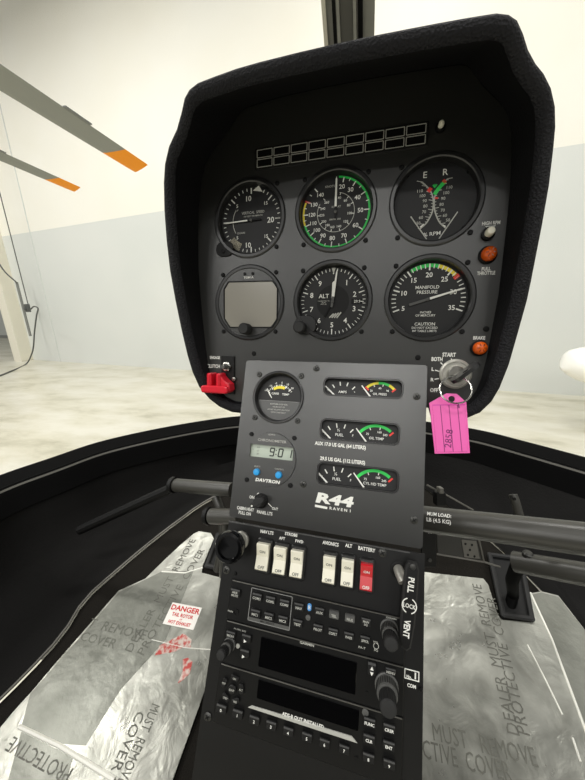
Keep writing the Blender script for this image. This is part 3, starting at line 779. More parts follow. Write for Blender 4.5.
# vertical speed
t, f = gauge('vertical_speed_indicator', 0, 0, 'black round vertical speed gauge, upper left of the six, needle pointing left to zero')
mb = MB(); face(mb, f)
def vsa(x): return 270+x*9.0               # x in hundreds of feet, up positive
for i in range(-20, 21):
    if i % 5 == 0: mb.tick(f, .0275, .0335, vsa(i), .0014, h1, 'white')
    elif abs(i) < 20: mb.tick(f, .0305, .0335, vsa(i), .0008, h1, 'white')
num(mb, f, '5', .0235, vsa(5), .0036); num(mb, f, '10', .0235, vsa(10)-9, .0055); num(mb, f, '15', .0235, vsa(15), .0036); num(mb, f, '20', .0225, 92, .0058)
num(mb, f, '5', .0235, vsa(-5), .0036); num(mb, f, '10', .0255, vsa(-10)+9, .0055); num(mb, f, '15', .0245, vsa(-15), .0038)
mb.text(f, 'VERTICAL  SPEED', 0.002, .0085, .0028, h1, 'silverprint', 0, .9, .01); mb.text(f, '100 FEET PER MINUTE', 0.002, .0048, .0017, h1, 'silverprint', 0, 1, .01)
mb.text(f, 'UP', -.017, .012, .002, h1, 'silverprint'); mb.text(f, 'DOWN', -.012, -.012, .002, h1, 'silverprint')
mb.arc(f, .0215, .0222, 237, 303, h1, 'silverprint')
mb.flat(f, [(.0020, .0305), (.0130, .0283), (.0086, .0350)], h2, 'white'); mb.arc(f, .026, .0345, 205, 232, h2, 'sticker')
mb.build('dial', t); needle(t, f, 'needle', 268, .004, .0325, .0014, .0012, tail=(.012, .0018, 'black')); gscrews(f, t, ('ul', 'll'))
MB().prism(f.sub(-.029, -.030), rrect(.021, .016, .0075, 0, 0, 6), .0002, .0016, 'panel_dark', .0005).build('adjuster_lug', t)
MB().lathe(f.sub(-.0305, -.0325), [(.0022, .0016), (.0022, .0024), (.001, .0026)], 'black', 14).build('adjuster_screw', t)
# airspeed
t, f = gauge('airspeed_indicator', 1, 0, 'black round airspeed gauge with a green outer arc, top middle, needle straight up')
mb = MB(); face(mb, f)
kn = {20: 13, 30: 35, 40: 60, 50: 90, 60: 124, 70: 158, 80: 186, 90: 210, 100: 231, 110: 250, 120: 270, 130: 293, 140: 318}
mb.arc(f, .0326, .0345, 4, 252, h1, 'green'); mb.arc(f, .0326, .0345, 252, 291, h1, 'yellow'); mb.tick(f, .029, .0348, 293, .0016, h2, 'red')
for k, a in kn.items():
    mb.tick(f, .0285, .0335, a, .0011, h2, 'white'); num(mb, f, str(k), .0248, a, .0043 if k < 100 else .0038)
ks = sorted(kn)
for a, b in zip(ks, ks[1:]): mb.tick(f, .031, .0335, (kn[a]+kn[b])/2, .0008, h2, 'white')
mb.arc(f, .0186, .0192, 10, 300, h1, 'silverprint')
inner = {40: 14, 60: 42, 80: 66, 100: 98, 120: 132, 140: 165, 160: 193, 180: 215, 200: 237, 220: 264, 240: 290, 260: 318}
for k, a in inner.items():
    mb.tick(f, .0165, .0192, a, .0007, h2, 'white'); num(mb, f, str(k), .0142, a, .0025, bold=.008)
mb.text(f, 'KNOTS', -.0065, .0255, .0022, h1, 'silverprint'); mb.text(f, 'KPH AT', .0005, .0055, .002, h1, 'silverprint'); mb.text(f, 'SMOH  IAS', -.0005, -.0065, .0018, h1, 'silverprint')
mb.build('dial', t); needle(t, f, 'needle', 0, .005, .0335, .0022, .0017, tail=(.006, .0016, 'black')); gscrews(f, t)
# tachometer
t, f = gauge('tachometer', 2, 0, 'dual tachometer with E and R scales bending apart, upper right of the six', rb=.0405, flange=.0418) if False else gauge('tachometer', 2, 0, 'dual tachometer with E and R scales bending apart, upper right of the six')
cx, cy = 436.6, 200.5
def tq(zx, zy): return f.at(385+zx/5.85, 150+zy/5.85, DH)
mb = MB(); face(mb, f)
def poly(pts, w, m, h=h1):
    P = [tq(*p) for p in pts]; P = [(p.x, p.y) for p in crm([V((a, b, 0)) for a, b in P], 4)]
    for a, b in zip(P, P[1:]): mb.line(f, a, b, w, h, m)
Ec = [(213, 187), (238, 208), (262, 235), (278, 270), (283, 315), (277, 360), (262, 395), (240, 430), (205, 462)]
Rc = [(368, 168), (340, 195), (312, 225), (295, 260), (287, 305), (290, 350), (302, 390), (320, 425), (352, 456)]
poly(Ec, .0012, 'silverprint'); poly(Rc, .0012, 'silverprint')
for C, sg in ((Ec, -1), (Rc, 1)):
    P = crm([V((a, b, 0)) for a, b in C], 5)
    for i in range(0, len(P), 2):
        q = P[i]; L = 30 if i % 6 == 0 else 14
        mb.line(f, tq(q.x, q.y), tq(q.x+sg*L*.9, q.y-L*.15), .0006, h1, 'silverprint')
for s, x, y in (('E', 234, 145), ('R', 352, 128)): u, v = tq(x, y); mb.text(f, s, u, v, .0058, h1, 'white', bold=.005)
for s, x, y in (('110', 203, 240), ('100', 218, 268), ('90', 232, 297), ('80', 236, 328), ('70', 228, 362), ('60', 210, 395), ('50', 195, 428)): u, v = tq(x, y); mb.text(f, s, u, v, .0028, h1, 'silverprint')
for s, x, y in (('110', 375, 218), ('100', 357, 250), ('90', 340, 283), ('80', 331, 318), ('70', 337, 352), ('60', 350, 382), ('50', 368, 410)): u, v = tq(x, y); mb.text(f, s, u, v, .0028, h1, 'silverprint')
poly([(352, 185), (325, 212), (303, 240), (290, 262)], .0034, 'green', h2); poly([(283, 216), (292, 210), (300, 214)], .0032, 'green', h2)
poly([(340, 192), (354, 178)], .0036, 'red', h2); poly([(252, 228), (270, 240)], .004, 'red', h2); poly([(290, 282), (310, 282)], .0016, 'red', h2)
mb.line(f, tq(150, 390), tq(243, 522), .0010, h2, 'silverprint'); mb.line(f, tq(425, 362), tq(315, 520), .0010, h2, 'silverprint')
u, v = tq(275, 490); mb.text(f, '% RPM', u, v, .0036, h1, 'white', 3, 1.1, .005)
mb.build('dial', t)
for nm, a, b in (('engine_needle', (205, 455), (228, 436)), ('rotor_needle', (352, 452), (335, 440))):
    b_ = MB(); b_.line(f, tq(*a), tq(*b), .0016, DH+.0012, 'white', .0008); b_.build('needle', t)
for a, b in ((-.0265, -.029), (.027, .024), (.027, -.0245), (-.0255, .0265)): screw(f, a, b, t, .0016, DH+.0003, 'black')
gscrews(f, t, ('ur',))
# blank screen instrument
t, f = gauge('digital_display', 0, 1, 'round instrument with a blank beige square screen, lower left of the six')
mb = MB(); mb.plate(f, circ(48, .0372), [], -.001, .0012, 'panel'); 
for a in (-.0045, .005): mb.lathe(f, [(.0016, .0012), (.0016, .002), (.0008, .0022)], 'black', 12, a, .0310)
mb.text(f, 'TOM A', 0, .0272, .0022, .0015, 'white', 0, 1.2, .04); mb.build('front_ring', t)
mb = MB(); S8 = [f.at(*q, .0014) for q in ((225, 318.5), (230.5, 326.8), (272, 326.8), (276.6, 319.5), (277, 288.5), (272.3, 281.6), (229, 282.6), (224.8, 289.5))]; mb.flat(f, S8, .0016, 'greyscreen'); mb.build('screen', t)
mb = MB(); o8 = inset(S8, -.0011); mb.add([f.p(*q, .0013) for q in o8]+[f.p(*q, .0026) for q in o8]+[f.p(*q, .0026) for q in inset(S8, -.0002)]+[f.p(*q, .0016) for q in inset(S8, -.0002)], [(k*8+i, k*8+(i+1) % 8, (k+1)*8+(i+1) % 8, (k+1)*8+i) for k in range(3) for i in range(8)], 'black'); mb.build('screen_frame', t)
MB().lathe(f.sub(-.0015, -.0290, .0012), [(.0062, 0), (.0062, .011), (.0052, .0125)], 'rubber', 24).build('knob', t)
gscrews(f, t)
# altimeter
t, f = gauge('altimeter', 1, 1, 'black round altimeter with digits one to nine, lower middle of the six')
mb = MB(); face(mb, f); mb.lathe(f, [(.0172, DH+.0001), (.0172, DH+.00012)], 'panel_dark', 40)
for i in range(50):
    mb.tick(f, .0282 if i % 5 == 0 else .031, .034, i*7.2, .0011 if i % 5 == 0 else .0007, h1, 'white')
for i in range(1, 10): num(mb, f, str(i), .0238, i*36, .0054)
mb.flat(f, [(-.0022, .0345), (0, .0285), (.0022, .0345)][::-1], h2, 'silverprint')
mb.text(f, 'ALT', -.0095, .0062, .0045, h2, 'white', bold=.01)
for k, s in enumerate(('CALIBRATED TO', '20,000', 'FEET 100')): mb.text(f, s, -.0095, .001-k*.0017, .0012, h2, 'silverprint')
for k in range(4): mb.line(f, (-.003+k*.0026, -.0165-k*.0001), (.0025+k*.0026-.001, -.0105+.0005*k-.002), .0014, h2, 'silverprint')
mb.flat(f, [(.0195, -.003), (.031, -.003), (.031, .0025), (.0195, .0025)], h1, 'black'); mb.text(f, '29.9', .0255, 0, .0028, h2, 'white'); mb.line(f, (.029, -.0003), (.032, -.0003), .0008, h2+.0001, 'white')
mb.build('dial', t); needle(t, f, 'hundreds_needle', 7, .005, .0325, .0026, .0014, tail=(.006, .0022, 'dgrey'), h=.0022)
b = needle(t, f, 'thousands_needle', 3, .003, .0210, .0024, .0034, tail=(.005, .0016, 'black')); needle(t, f, 'ten_thousands_needle', 208, .003, .019, .0012, .0016, 'black', h=.001)
gscrews(f, t, ('ll',)); kf = f.sub(-.0318, -.0275)
MB().prism(kf.sub(.004, .003), rrect(.024, .02, .0095, 0, 0, 6), .0002, .0015, 'bezel', .0005).build('knob_lug', t)
MB().lathe(kf.sub(0, 0, .0015), [(.0056, 0), (.0062, .001), (.0062, .011), (.005, .0125)], 'rubber', 24).build('setting_knob', t)
# manifold pressure
t, f = gauge('manifold_pressure_gauge', 2, 1, 'manifold pressure gauge with short green, yellow and red arc, lower right of the six')
mb = MB(); face(mb, f)
def ma(x): return (x-20)*7.33
for i in range(5, 36):
    mb.tick(f, .0275 if i % 5 == 0 else .0295, .0338, ma(i), .0014 if i % 5 == 0 else .0009, h2, 'white')
    if i % 5 == 0: num(mb, f, str(i), .0235, ma(i), .0047)
mb.arc(f, .0305, .0338, ma(15.7), ma(22), h1, 'green'); mb.arc(f, .0305, .0338, ma(22), ma(26.3), h1, 'yellow'); mb.arc(f, .029, .0345, ma(26.4), ma(27.2), h2, 'red')
for s, y, c, x in (('MANIFOLD', .0118, .0032, 1), ('PRESSURE', .0072, .0032, 1), ('INCHES', -.0122, .0022, 1), ('OF MERCURY', -.0152, .0022, 1), ('CAUTION', -.0235, .0031, 1), ('DO NOT EXCEED', -.0272, .0022, 1), ('MP TABLE LIMITS', -.0303, .0022, 1)):
    mb.text(f, s, -.001, y, c, h1, 'white', 0, x, .008)
mb.build('dial', t); needle(t, f, 'needle', 73, .002, .0335, .0022, .0013, tail=(.0175, .0026, 'dgrey')); gscrews(f, t)

# ------------------------------------------------------------------ small things on the flight panel
def lamp(px, py, r, label, lit=True):
    f = P1.atf(px, py); t = thing('warning_light', f.p(0, -r), label, 'light')
    MB().lathe(f, [(r*1.12, .0001), (r*1.12, .002), (r*.95, .0032), (r*.9, .0032)], 'black', 28).build('bezel', t)
    mb = MB(); mb.lathe(f, [(r*.9, .0030), (r*.9, .006), (r*.78, .0085), (r*.45, .0102), (.0001, .0106)], 'amber', 28)
    for k in range(6): mb.prism(f.sub(0, 0, 0, k*60), [(r*.25, -r*.05), (r*.6, -r*.04), (r*.6, r*.04), (r*.25, r*.05)], .0085, .0104, 'amberdark')
    mb.build('lens', t)
lamp(487.2, 255.3, .0068, 'amber warning lamp above the words FULL THROTTLE')
lamp(478.6, 348.2, .0066, 'amber warning lamp below the word BRAKE, above the key switch')
f = P1.atf(487.5, 234.5); t = thing('test_button', f.p(0, -.006), 'small white tipped push button under the words HIGH RPM TEST', 'button')
MB().lathe(f, [(.0055, .0001), (.0055, .003), (.0042, .0036)], 'black', 20).build('collar', t)
MB().lathe(f, [(.0036, .0036), (.0036, .009), (.0028, .0105), (.0001, .0108)], 'ivory', 18).build('plunger', t)
f = P1.atf(440, 128.5); t = thing('indicator_lamp', f.p(0, -.006), 'tiny white bulb right of the outlined warning windows', 'light')
MB().lathe(f, [(.0042, .0001), (.0042, .003), (.003, .0035)], 'black', 18).build('collar', t)
MB().lathe(f, [(.0024, .0035), (.0024, .007), (.0014, .0088), (.0001, .0092)], 'ivory', 16).build('bulb', t)
# ignition switch, key, ring, tag
f = P1.atf(454.6, 373.8); ks_ = P1.mm(454, 374)
t = thing('ignition_switch', f.p(0, -.014), 'round silver ignition lock with key, lower right corner of the panel', 'switch')
MB().lathe(f, [(.0138, .0001), (.0142, .0015), (.0142, .004), (.0125, .0055), (.0118, .0055), (.0112, .0045), (.0085, .0045), (.008, .006)], 'lockface', 40).build('lock_ring', t)
MB().lathe(f, [(.0078, .0050), (.0078, .0080), (.007, .0088)], 'steel', 28).build('lock_barrel', t)
t = thing('ignition_key', f.p(0, 0, .009), 'dark key standing in the silver ignition lock', 'key')
ka = V((math.cos(math.radians(42)), math.sin(math.radians(42))))
kfr = Fr(f.p(0, 0, .0089), f.X*ka.x+f.U*ka.y, f.N)                    # key blade plane: along the slot and out of the panel
mb = MB(); mb.prism(kfr, [(-.0035, 0), (.0035, 0), (.0035, .007), (-.0035, .007)], -.001, .001, 'steel'); mb.build('shank', t)
mb = MB(); mb.plate(kfr, rrect(.027, .017, .0075, .004, .0142, 6), [circ(16, .0028, .0045, .0185)], -.0016, .0016, 'bezel'); mb.build('bow', t)
rc = at_depth(455.6, 389.5, (f.p(0, 0, .02)-EYE).dot(CF)-.004)
rf = Fr(rc, (V((1, 0, .12))-.0*CF), (CU*.86+CF*.3))
mb = MB(); mb.ring(rf, .0128, .0008, 'chrome', 48, 8); tag(mb.build('key_ring'), 'thin split ring hanging from the ignition key, through the pink tag', 'ring')
tf = Fr(at_depth(451.5, 427, (f.p(0, 0, .02)-EYE).dot(CF)-.001), (1, -.02, .035), CU*.98+CF*.14)
def tp_(x, y): return tf.at(x, y)
t = thing('key_tag', tf.p(0, -.027), 'bright pink plastic key tag numbered 2858 hanging from the key ring', 'key tag')
out = [tp_(*q) for q in ((434.8, 453.6), (469.5, 453), (466, 402.5), (456.5, 394), (446, 393.5), (429.2, 403))]
mb = MB(); mb.plate(tf, out, [circ(16, .0028, *tp_(451.5, 399))], -.0012, .0012, 'pink'); mb.build('body', t)
mb = MB(); Q = [tp_(*q) for q in ((436.5, 452), (467.5, 451.4), (464.2, 405), (432, 405.5))]; mb.prism(tf, Q, .0012, .0017, 'pink', .0002)
for a, b in (((440, 405.5), (444.3, 451.8)), ((448.5, 405.2), (452.8, 451.6)), ((457, 405), (461.5, 451.5))): mb.line(tf, tp_(*a), tp_(*b), .0005, .0019, 'pinkink')
mb.line(tf, tp_(432, 405.3), tp_(464.5, 404.8), .0008, .0019, 'pinkdark'); mb.line(tf, tp_(458, 404), tp_(458.5, 408), .001, .002, 'pinkink')
u, v = tp_(448, 438.5); mb.text(tf, '2858', u, v, .0058, .0019, 'pinkink', 84, 1.05, .004); mb.build('label_insert', t)['label'] = 'ruled pink label with a stamped number'
# guarded clutch switch
f = P1.atf(221, 377); t = thing('clutch_switch', f.p(0, -.02), 'red guarded toggle switch beside the word CLUTCH, lower left corner of the panel', 'switch')
def cq(x, y, h=0): u, v = P1.at(x, y, h); q = P1.p(u, v, h)-f.O; return q.dot(f.X), q.dot(f.U)
a = cq(222, 356); b = cq(235, 394); MB().prism(f, [(a[0], b[1]), (b[0], b[1]), (b[0], a[1]), (a[0], a[1])], .0001, .0025, 'panel_dark', .0005).build('base_plate', t)
u, v = cq(227, 366.5, .003); MB().lathe(f.sub(u, v), [(.0058, .0025), (.0058, .0055), (.0045, .006), (.0035, .006), (.0032, .004)], 'chrome', 6).build('nut', t)
MB().lathe(f.sub(u, v), [(.0028, .004), (.0026, .012), (.0022, .0135)], 'dgrey', 14).build('toggle', t)
mb = MB()
u, v = cq(216.5, 389, .014)
mb.prism(f.sub(u, v), rrect(.033, .0082, .003), .003, .021, 'redplastic', .0014)
for du in (-.0075, .004):
    mb.prism(f.sub(u+du, v+.008), rrect(.0056, .0205, .0026), .004, .019, 'redplastic', .002)
mb.prism(f.sub(u+.009, v+.003), [(-.003, -.006), (.0085, -.004), (.0075, .003), (.001, .008), (-.003, .0125)], .003, .017, 'redplastic', .0014)
mb.build('red_guard', t, 40)
MB().lathe(f.sub(*cq(234, 379, .003)), [(.0022, .0025), (.0022, .0045), (.001, .005)], 'steel', 12).build('hinge_screw', t)

#SECTION console
con = thing('gauge_console', P2.p(.05, -.13), 'dark grey engine gauge console with two round and three slot gauges under the flight panel', 'console')
cTL, cTR, cBL, cBR = P2.at(246.5, 360.4), P2.at(428, 365), P2.at(228.8, 517), P2.at(422, 549)
xl = (cTL[0]+cBL[0])/2; xr = (cTR[0]+cBR[0])/2; yt = (cTL[1]+cTR[1])/2; yb = -.1295
out = rrect(xr-xl, yt-yb, .003, (xl+xr)/2, (yt+yb)/2)
ct = P2.at(278, 397); cc = P2.at(270.5, 459)
def win(TL, TR, BR, BL):
    p = [P2.at(*q) for q in (TL, TR, BR, BL)]
    return (p[0][0]+p[3][0])/2, (p[1][0]+p[2][0])/2, (p[0][1]+p[1][1])/2, (p[2][1]+p[3][1])/2
wins = [win((323.3, 376.5), (403.7, 379.6), (403.7, 399.5), (323, 395.5)), win((320.3, 418), (400.5, 423), (400, 446), (319.5, 439.5)), win((317.3, 461.5), (400, 469), (398.5, 494), (316, 484))]
hl = [circ(40, .0272, *ct), circ(40, .0277, *cc)]
for a, b, y1_, y0_ in wins: hl.append(rrect(b-a, y1_-y0_, .0065, (a+b)/2, (y0_+y1_)/2, 5))
mb = MB(); mb.plate(P2, out, hl, -.002, 0, 'console'); mb.build('face_plate', con)
def gap(v):                                # distance from the face plate back to the flight panel
    p = P2.p(0, v); return min(.036, ((p-P1.O).dot(P1.N)-.0015)/(-(-P2.N).dot(P1.N)))
zp = RIM[0].z-.012; vk = (zp-P2.O.z)/P2.U.z
sec = [(yt-.0005, -.0015), (yt-.0005, -max(.0025, gap(yt)))]+[(v, -max(.0025, gap(v))) for v in (yt-.03, vk+.004)]+[(vk, -.034), (yb+.012, -.034), (yb+.012, -.0015)]
mb = MB(); N_ = len(sec)
vs = [P2.p(xl, a, b) for a, b in sec]+[P2.p(xr, a, b) for a, b in sec]
mb.add(vs, [(i, (i+1) % N_, N_+(i+1) % N_, N_+i) for i in range(N_-1)]+[tuple(reversed(range(N_))), tuple(N_+i for i in range(N_))], 'console'); mb.build('housing', con)
# front lip around the panel edge
for px, py in ((316.5, 368.5), (416.7, 396.6), (414, 520), (303.4, 484.2)): screw(P2, *P2.at(px, py), con, .0034)
mb = MB()
txt(P2, mb, 'AUX 17.0 US GAL (64 LITERS)', 340, 445.2, 3.6, 51, bold=.03); mb.build('fuel_lettering', con); mb = MB(); txt(P2, mb, '29.5 US GAL (112 LITERS)', 342.3, 460.3, 3.6, 45, bold=.03)
mb.build('fuel_lettering', con); mb = MB()
u, v = P2.at(333.6, 499.3); k = P2.mmv(334, 500); gv, _ = glyphs('R44', .045, .12); gw = max(q[0] for q in gv)-min(q[0] for q in gv)
mb.text(P2, 'R44', u, v, 10*k, .0003, 'white', 0, 38*P2.mm(334, 500)/(gw*10*k/.729), .045, .12)
mb.line(P2, P2.at(315, 505.6), P2.at(327.3, 508), .0022, .0003, 'white'); txt(P2, mb, 'R A V E N  I', 340, 509.3, 2.8, 21, bold=.03)
mb.build('model_lettering', con)['label'] = 'bold white model lettering with an underline'; mb = MB()
for s, x, y, c, w in (('CABIN HEAT', 245.5, 508.6, 3.2, 17), ('PULL ON', 244.8, 513, 3.2, 12), ('PANEL LTS', 264.7, 512.6, 3.2, 15.5), ('ON', 252, 497, 3, 5), ('OUT', 275, 508.6, 2.6, 6)):
    mb = MB(); txt(P2, mb, s, x, y, c, w, bold=.03); mb.build('lettering', con)
mb = MB()
mb.line(P2, P2.at(257.5, 493.5), P2.at(256.5, 498), .0007, .0003, 'white'); mb.line(P2, P2.at(257.5, 493.5), P2.at(259, 493), .0007, .0003, 'white'); mb.line(P2, P2.at(268, 503), P2.at(272, 507), .0007, .0003, 'white')
mb.build('dimmer_marks', con)
def small(name, c, label, screws):
    t = thing(name, P2.p(c[0], c[1]-.03), label, 'gauge'); f = P2.sub(*c); return t, f
# carburettor temperature
t, f = small('temperature_gauge', ct, 'small round carburettor temperature gauge at the upper left of the console', 0)
mb = MB(); mb.lathe(f, [(.0262, -.009), (.0262, .0001), (.0285, .0002), (.0285, .001), (.0275, .0016), (.0262, .0014), (.0248, -.001), (.0245, -.009)], 'bezel', 48, closed=True); mb.build('bezel', t)
mb = MB(); mb.flat(f, circ(40, .0247), DH, 'dial'); mb.flat(f, [(-.0236, -.0035)]+[(.0242*math.sin(math.radians(a)), .0242*math.cos(math.radians(a))) for a in range(262, 97, -6)][::1]+[(.0236, -.0035)], DH+.0001, 'panel')
for k, a in enumerate((-62, -40, -18, 4, 26, 48)):
    mb.tick(f, .0135, .0165, a*.95, .0011, h1, 'white', v=-.002); num(mb, f, ('-30', '-15', '-5', '5', '15', '30')[k], .0188, a*.95, .0022, v=-.002)
for a in range(-62, 60, 7): mb.tick(f, .0148, .0165, a*.95, .0006, h1, 'white', v=-.002)
mb.arc(f, .0120, .0150, -34, 22, h2, 'yellow', v=-.002)
mb.text(f, 'CARB', -.0055, .0045, .0024, h1, 'white'); mb.text(f, 'TEMP', .0065, .004, .0024, h1, 'white')
mb.line(f, (-.0235, -.0037), (.0235, -.0037), .0004, h2, 'grey')
for k, s in enumerate(('BOTTOM 1/3 OF DIAL', 'TO BE OUT OF', 'AVOID YELLOW CAUTION', 'WITH CARB HEAT')): mb.text(f, s, 0, -.0072-k*.003, .0015, h1, 'silverprint')
mb.build('dial', t)
b = MB(); b.line(f, (-.0115, .0032), (-.0085, -.001), .0014, DH+.001, 'white', .0006); b.line(f, (-.0115, .0032), (-.0148, .0095), .0014, DH+.001, 'white', .0006); b.build('needle', t)
for a, b in ((-1, 1), (1, 1), (-1, -1), (1, -1)): screw(f, a*.0238, b*.0238, t, .0030, .0002)
# chronometer
t, f = small('chronometer', cc, 'round chronometer reading 9:01 with two blue buttons, left side of the console', 0)
f = P2.sub(*cc)
mb = MB(); lw = [f.at(251, 443.5), f.at(294, 448), f.at(292.5, 461), f.at(250, 456)]
a0, b0 = (lw[0][0]+lw[3][0])/2, (lw[1][0]+lw[2][0])/2; y1_, y0_ = (lw[0][1]+lw[1][1])/2, (lw[2][1]+lw[3][1])/2
mb.plate(f, circ(48, .0274), [[(a0, y0_), (b0, y0_), (b0, y1_), (a0, y1_)]], -.001, .0012, 'console')
mb.text(f, 'CHRONOMETER', *f.at(272.4, 440.7), .0027, .0015, 'silverprint', 0, 1.15, .01)
mb.text(f, 'QUARTZ', *f.at(272.2, 434.7), .0014, .0015, 'silverprint'); mb.text(f, 'SELECT', *f.at(257.8, 466.2), .0015, .0015, 'silverprint'); mb.text(f, 'CONTROL', *f.at(279.7, 469), .0015, .0015, 'silverprint')
mb.text(f, 'DAVTRON', *f.at(267.8, 480.6), .0032, .0015, 'white', 0, 1.25, .04, .15)
mb.build('front_plate', t)
mb = MB(); mb.flat(f, [(a0-.0006, y0_-.0006), (b0+.0006, y0_-.0006), (b0+.0006, y1_+.0006), (a0-.0006, y1_+.0006)], -.0022, 'lcd')
SEG = {'0': 'abcdef', '1': 'bc', '9': 'abcdfg'}
def seg7(ch, u, v, w, h, th, hh):
    P = {'a': ((-w, h), (w, h)), 'g': ((-w, 0), (w, 0)), 'd': ((-w, -h), (w, -h)), 'f': ((-w, 0), (-w, h)), 'b': ((w, 0), (w, h)), 'e': ((-w, -h), (-w, 0)), 'c': ((w, -h), (w, 0))}
    for s in SEG[ch]:
        (xa, ya), (xb, yb_) = P[s]; sh = .12; mb.line(f, (u+xa+ya*sh, v+ya), (u+xb+yb_*sh, v+yb_), th, hh, 'lcdink')
my = (y0_+y1_)/2; LW = b0-a0
for ch, k in (('9', .50), ('0', .70), ('1', .90)): seg7(ch, a0+LW*k, my, .0021, .0040, .0013, -.0020)
for dy in (.002, -.002): mb.line(f, (a0+LW*.595, my+dy-.0006), (a0+LW*.595, my+dy+.0006), .0012, -.0020, 'lcdink')
mb.text(f, '▸', a0+LW*.05, my+.001, .002, -.002, 'lcdink')
for k, s in enumerate(('UT', 'LT', 'ET')): mb.text(f, s, a0+LW*.17, my+.0034-k*.0034, .0017, -.002, 'dgrey')
mb.build('lcd_screen', t)
for x, y in ((257.4, 471.8), (279.3, 474.8)): MB().lathe(f.sub(*f.at(x, y)), [(.0036, .0012), (.0036, .003), (.003, .0042), (.0001, .0044)], 'blue', 22).build('button', t)['label'] = 'blue push button'
for a, b in ((-1, 1), (1, 1), (-1, -1), (1, -1)): screw(f, a*.0238, b*.0238, t, .0024, .0002, 'black')
# twin gauges in slots
defs = [('amps_and_oil_pressure_gauge', 'twin slot gauge for amps and oil pressure, uppermost of the three', 'AMPS', 'OIL PRESS', [(-45, -28, 'yellow'), (-28, -5, 'yellow'), (-5, 28, 'green'), (28, 48, 'yellow')]),
        ('fuel_and_oil_temperature_gauge', 'twin slot gauge for fuel and oil temperature, middle of the three', 'FUEL', 'OIL TEMP', [(-52, 40, 'green')]),
        ('fuel_and_cylinder_temperature_gauge', 'twin slot gauge for fuel and cylinder head temperature, lowest of the three', 'FUEL', 'CYL HD TEMP', [(-52, 40, 'green')])]
for k, (nm, lab, tl_, tr_, arcs) in enumerate(defs):
    a, b, y1_, y0_ = wins[k]; w = b-a; h = y1_-y0_; f = P2.sub((a+b)/2, (y0_+y1_)/2)
    t = thing('twin_gauge', f.p(0, -h/2), lab, 'gauge', 'twin slot gauges on the console')
    mb = MB(); o1 = rrect(w-.0008, h-.0008, .006, 0, 0, 5); i1 = inset(o1, .0012); N_ = len(o1)
    mb.add([f.p(*q, .0002) for q in o1]+[f.p(*q, .0002) for q in i1]+[f.p(*q, -.006) for q in i1], [(i, (i+1) % N_, N_+(i+1) % N_, N_+i) for i in range(N_)]+[(N_+i, N_+(i+1) % N_, 2*N_+(i+1) % N_, 2*N_+i) for i in range(N_)], 'bezel'); mb.build('slot_rim', t)
    mb = MB(); mb.flat(f, o1, -.0058, 'dial'); hA, hB = -.0055, -.0053
    lx = -w*.25; rx = w*.22; yb_ = -h*.62; r = h*.92
    for q in (-58, -36, -10, 16, 42): mb.tick(f, r*.80, r*1.02, q, .0011, hA, 'white', u=lx, v=yb_)
    mb.text(f, tl_, lx, -h*.22, h*.13, hA, 'white', 0, 1, .01); mb.text(f, tr_, rx, -h*.24, h*.12, hA, 'white', 0, .95, .01)
    for p0, p1, m in arcs: mb.arc(f, r*.96, r*1.1, p0, p1, hA, m, u=rx, v=yb_)
    mb.tick(f, r*.85, r*1.1, arcs[-1][1]+(1 if k == 0 else 6), .0016, hB, 'red', u=rx, v=yb_)
    if k == 0: mb.tick(f, r*.85, r*1.1, -45, .0016, hB, 'red', u=rx, v=yb_)
    for q, s in (((-38, '25'), (0, '60'), (34, '95')) if k == 0 else ((-36, '75'), (10, '160'), (34, '245'))): mb.text(f, s, rx+r*.74*math.sin(math.radians(q)), yb_+r*.74*math.cos(math.radians(q)), h*.1, hA, 'white')
    for q in (-20, 10): mb.tick(f, r*.85, r*.97, q, .0008, hB, 'white', u=rx, v=yb_)
    if k: mb.text(f, '½', lx-.001, -h*.0, h*.13, hA, 'white')
    mb.text(f, '-' if k == 0 else 'E', lx-h*.66, -h*.2, h*.1, hA, 'white'); mb.text(f, '+' if k == 0 else 'F', lx+h*.62, -h*.2, h*.1, hA, 'white')
    mb.build('dial', t)
    for x, m1 in ((lx-h*.62, 0), (rx-h*.66, 1)):
        b_ = MB(); b_.line(f, (x-h*.30+.001*m1, h*.05+.002*m1), (x+h*.22, -h*.43), .0010, -.0045, 'white', .0016); b_.build('needle', t)
# panel light knob
f = P2.atf(261.5, 500.5); t = thing('dimmer_knob', f.p(0, -.008), 'small black pointer knob above the words PANEL LTS', 'knob')
MB().lathe(f, [(.0075, .0001), (.0075, .002), (.0062, .003)], 'black', 24).build('skirt', t)
mb = MB(); mb.prism(f.sub(0, 0, 0, -55), rrect(.0055, .0155, .0024), .003, .0135, 'rubber', .0008); mb.lathe(f, [(.0055, .003), (.005, .012), (.004, .013)], 'rubber', 20)
q = f.sub(0, 0, 0, -55); mb.lathe(q, [(.0009, .0135), (.0009, .0139)], 'white', 10, 0, -.006); mb.build('pointer', t)

#SECTION pedestal
ped = thing('pedestal', P3.p(.08, -.3), 'black centre pedestal holding the rocker switches and stacked radios', 'pedestal')
L0 = P3.at(229, 519); R0 = P3.at(424, 552); PXL = (P3.at(229, 520)[0]+P3.at(194, 765)[0])/2; PXR = (P3.at(424, 556)[0]+P3.at(423, 775)[0])/2
PT = (L0[1]+R0[1])/2-.0015; PB = -.27
out = [(PXL, PB), (PXR, PB), (PXR, PT), (PXL, PT)]
AX0, AX1 = PXL+.0125, PXL+.0125+.1585
ytop = P3.at(313.3, 596.5)[1]; yl1 = P3.at(313, 641)[1]; yl2 = P3.at(300, 684.8)[1]
yl3 = yl2-.0405-.012
mb = MB(); mb.plate(P3, out, [], -.002, 0, 'pedestal')
mb.build('front_plate', ped)
mb = MB(); Fb = [P3.p(PXL, PT, -.002), P3.p(PXR, PT, -.002), P3.p(PXR, PB, -.002), P3.p(PXL, PB, -.002)]
zb = H-.62; Bk = [Fb[0]+V((0, .02, 0)), Fb[1]+V((0, .02, 0))]
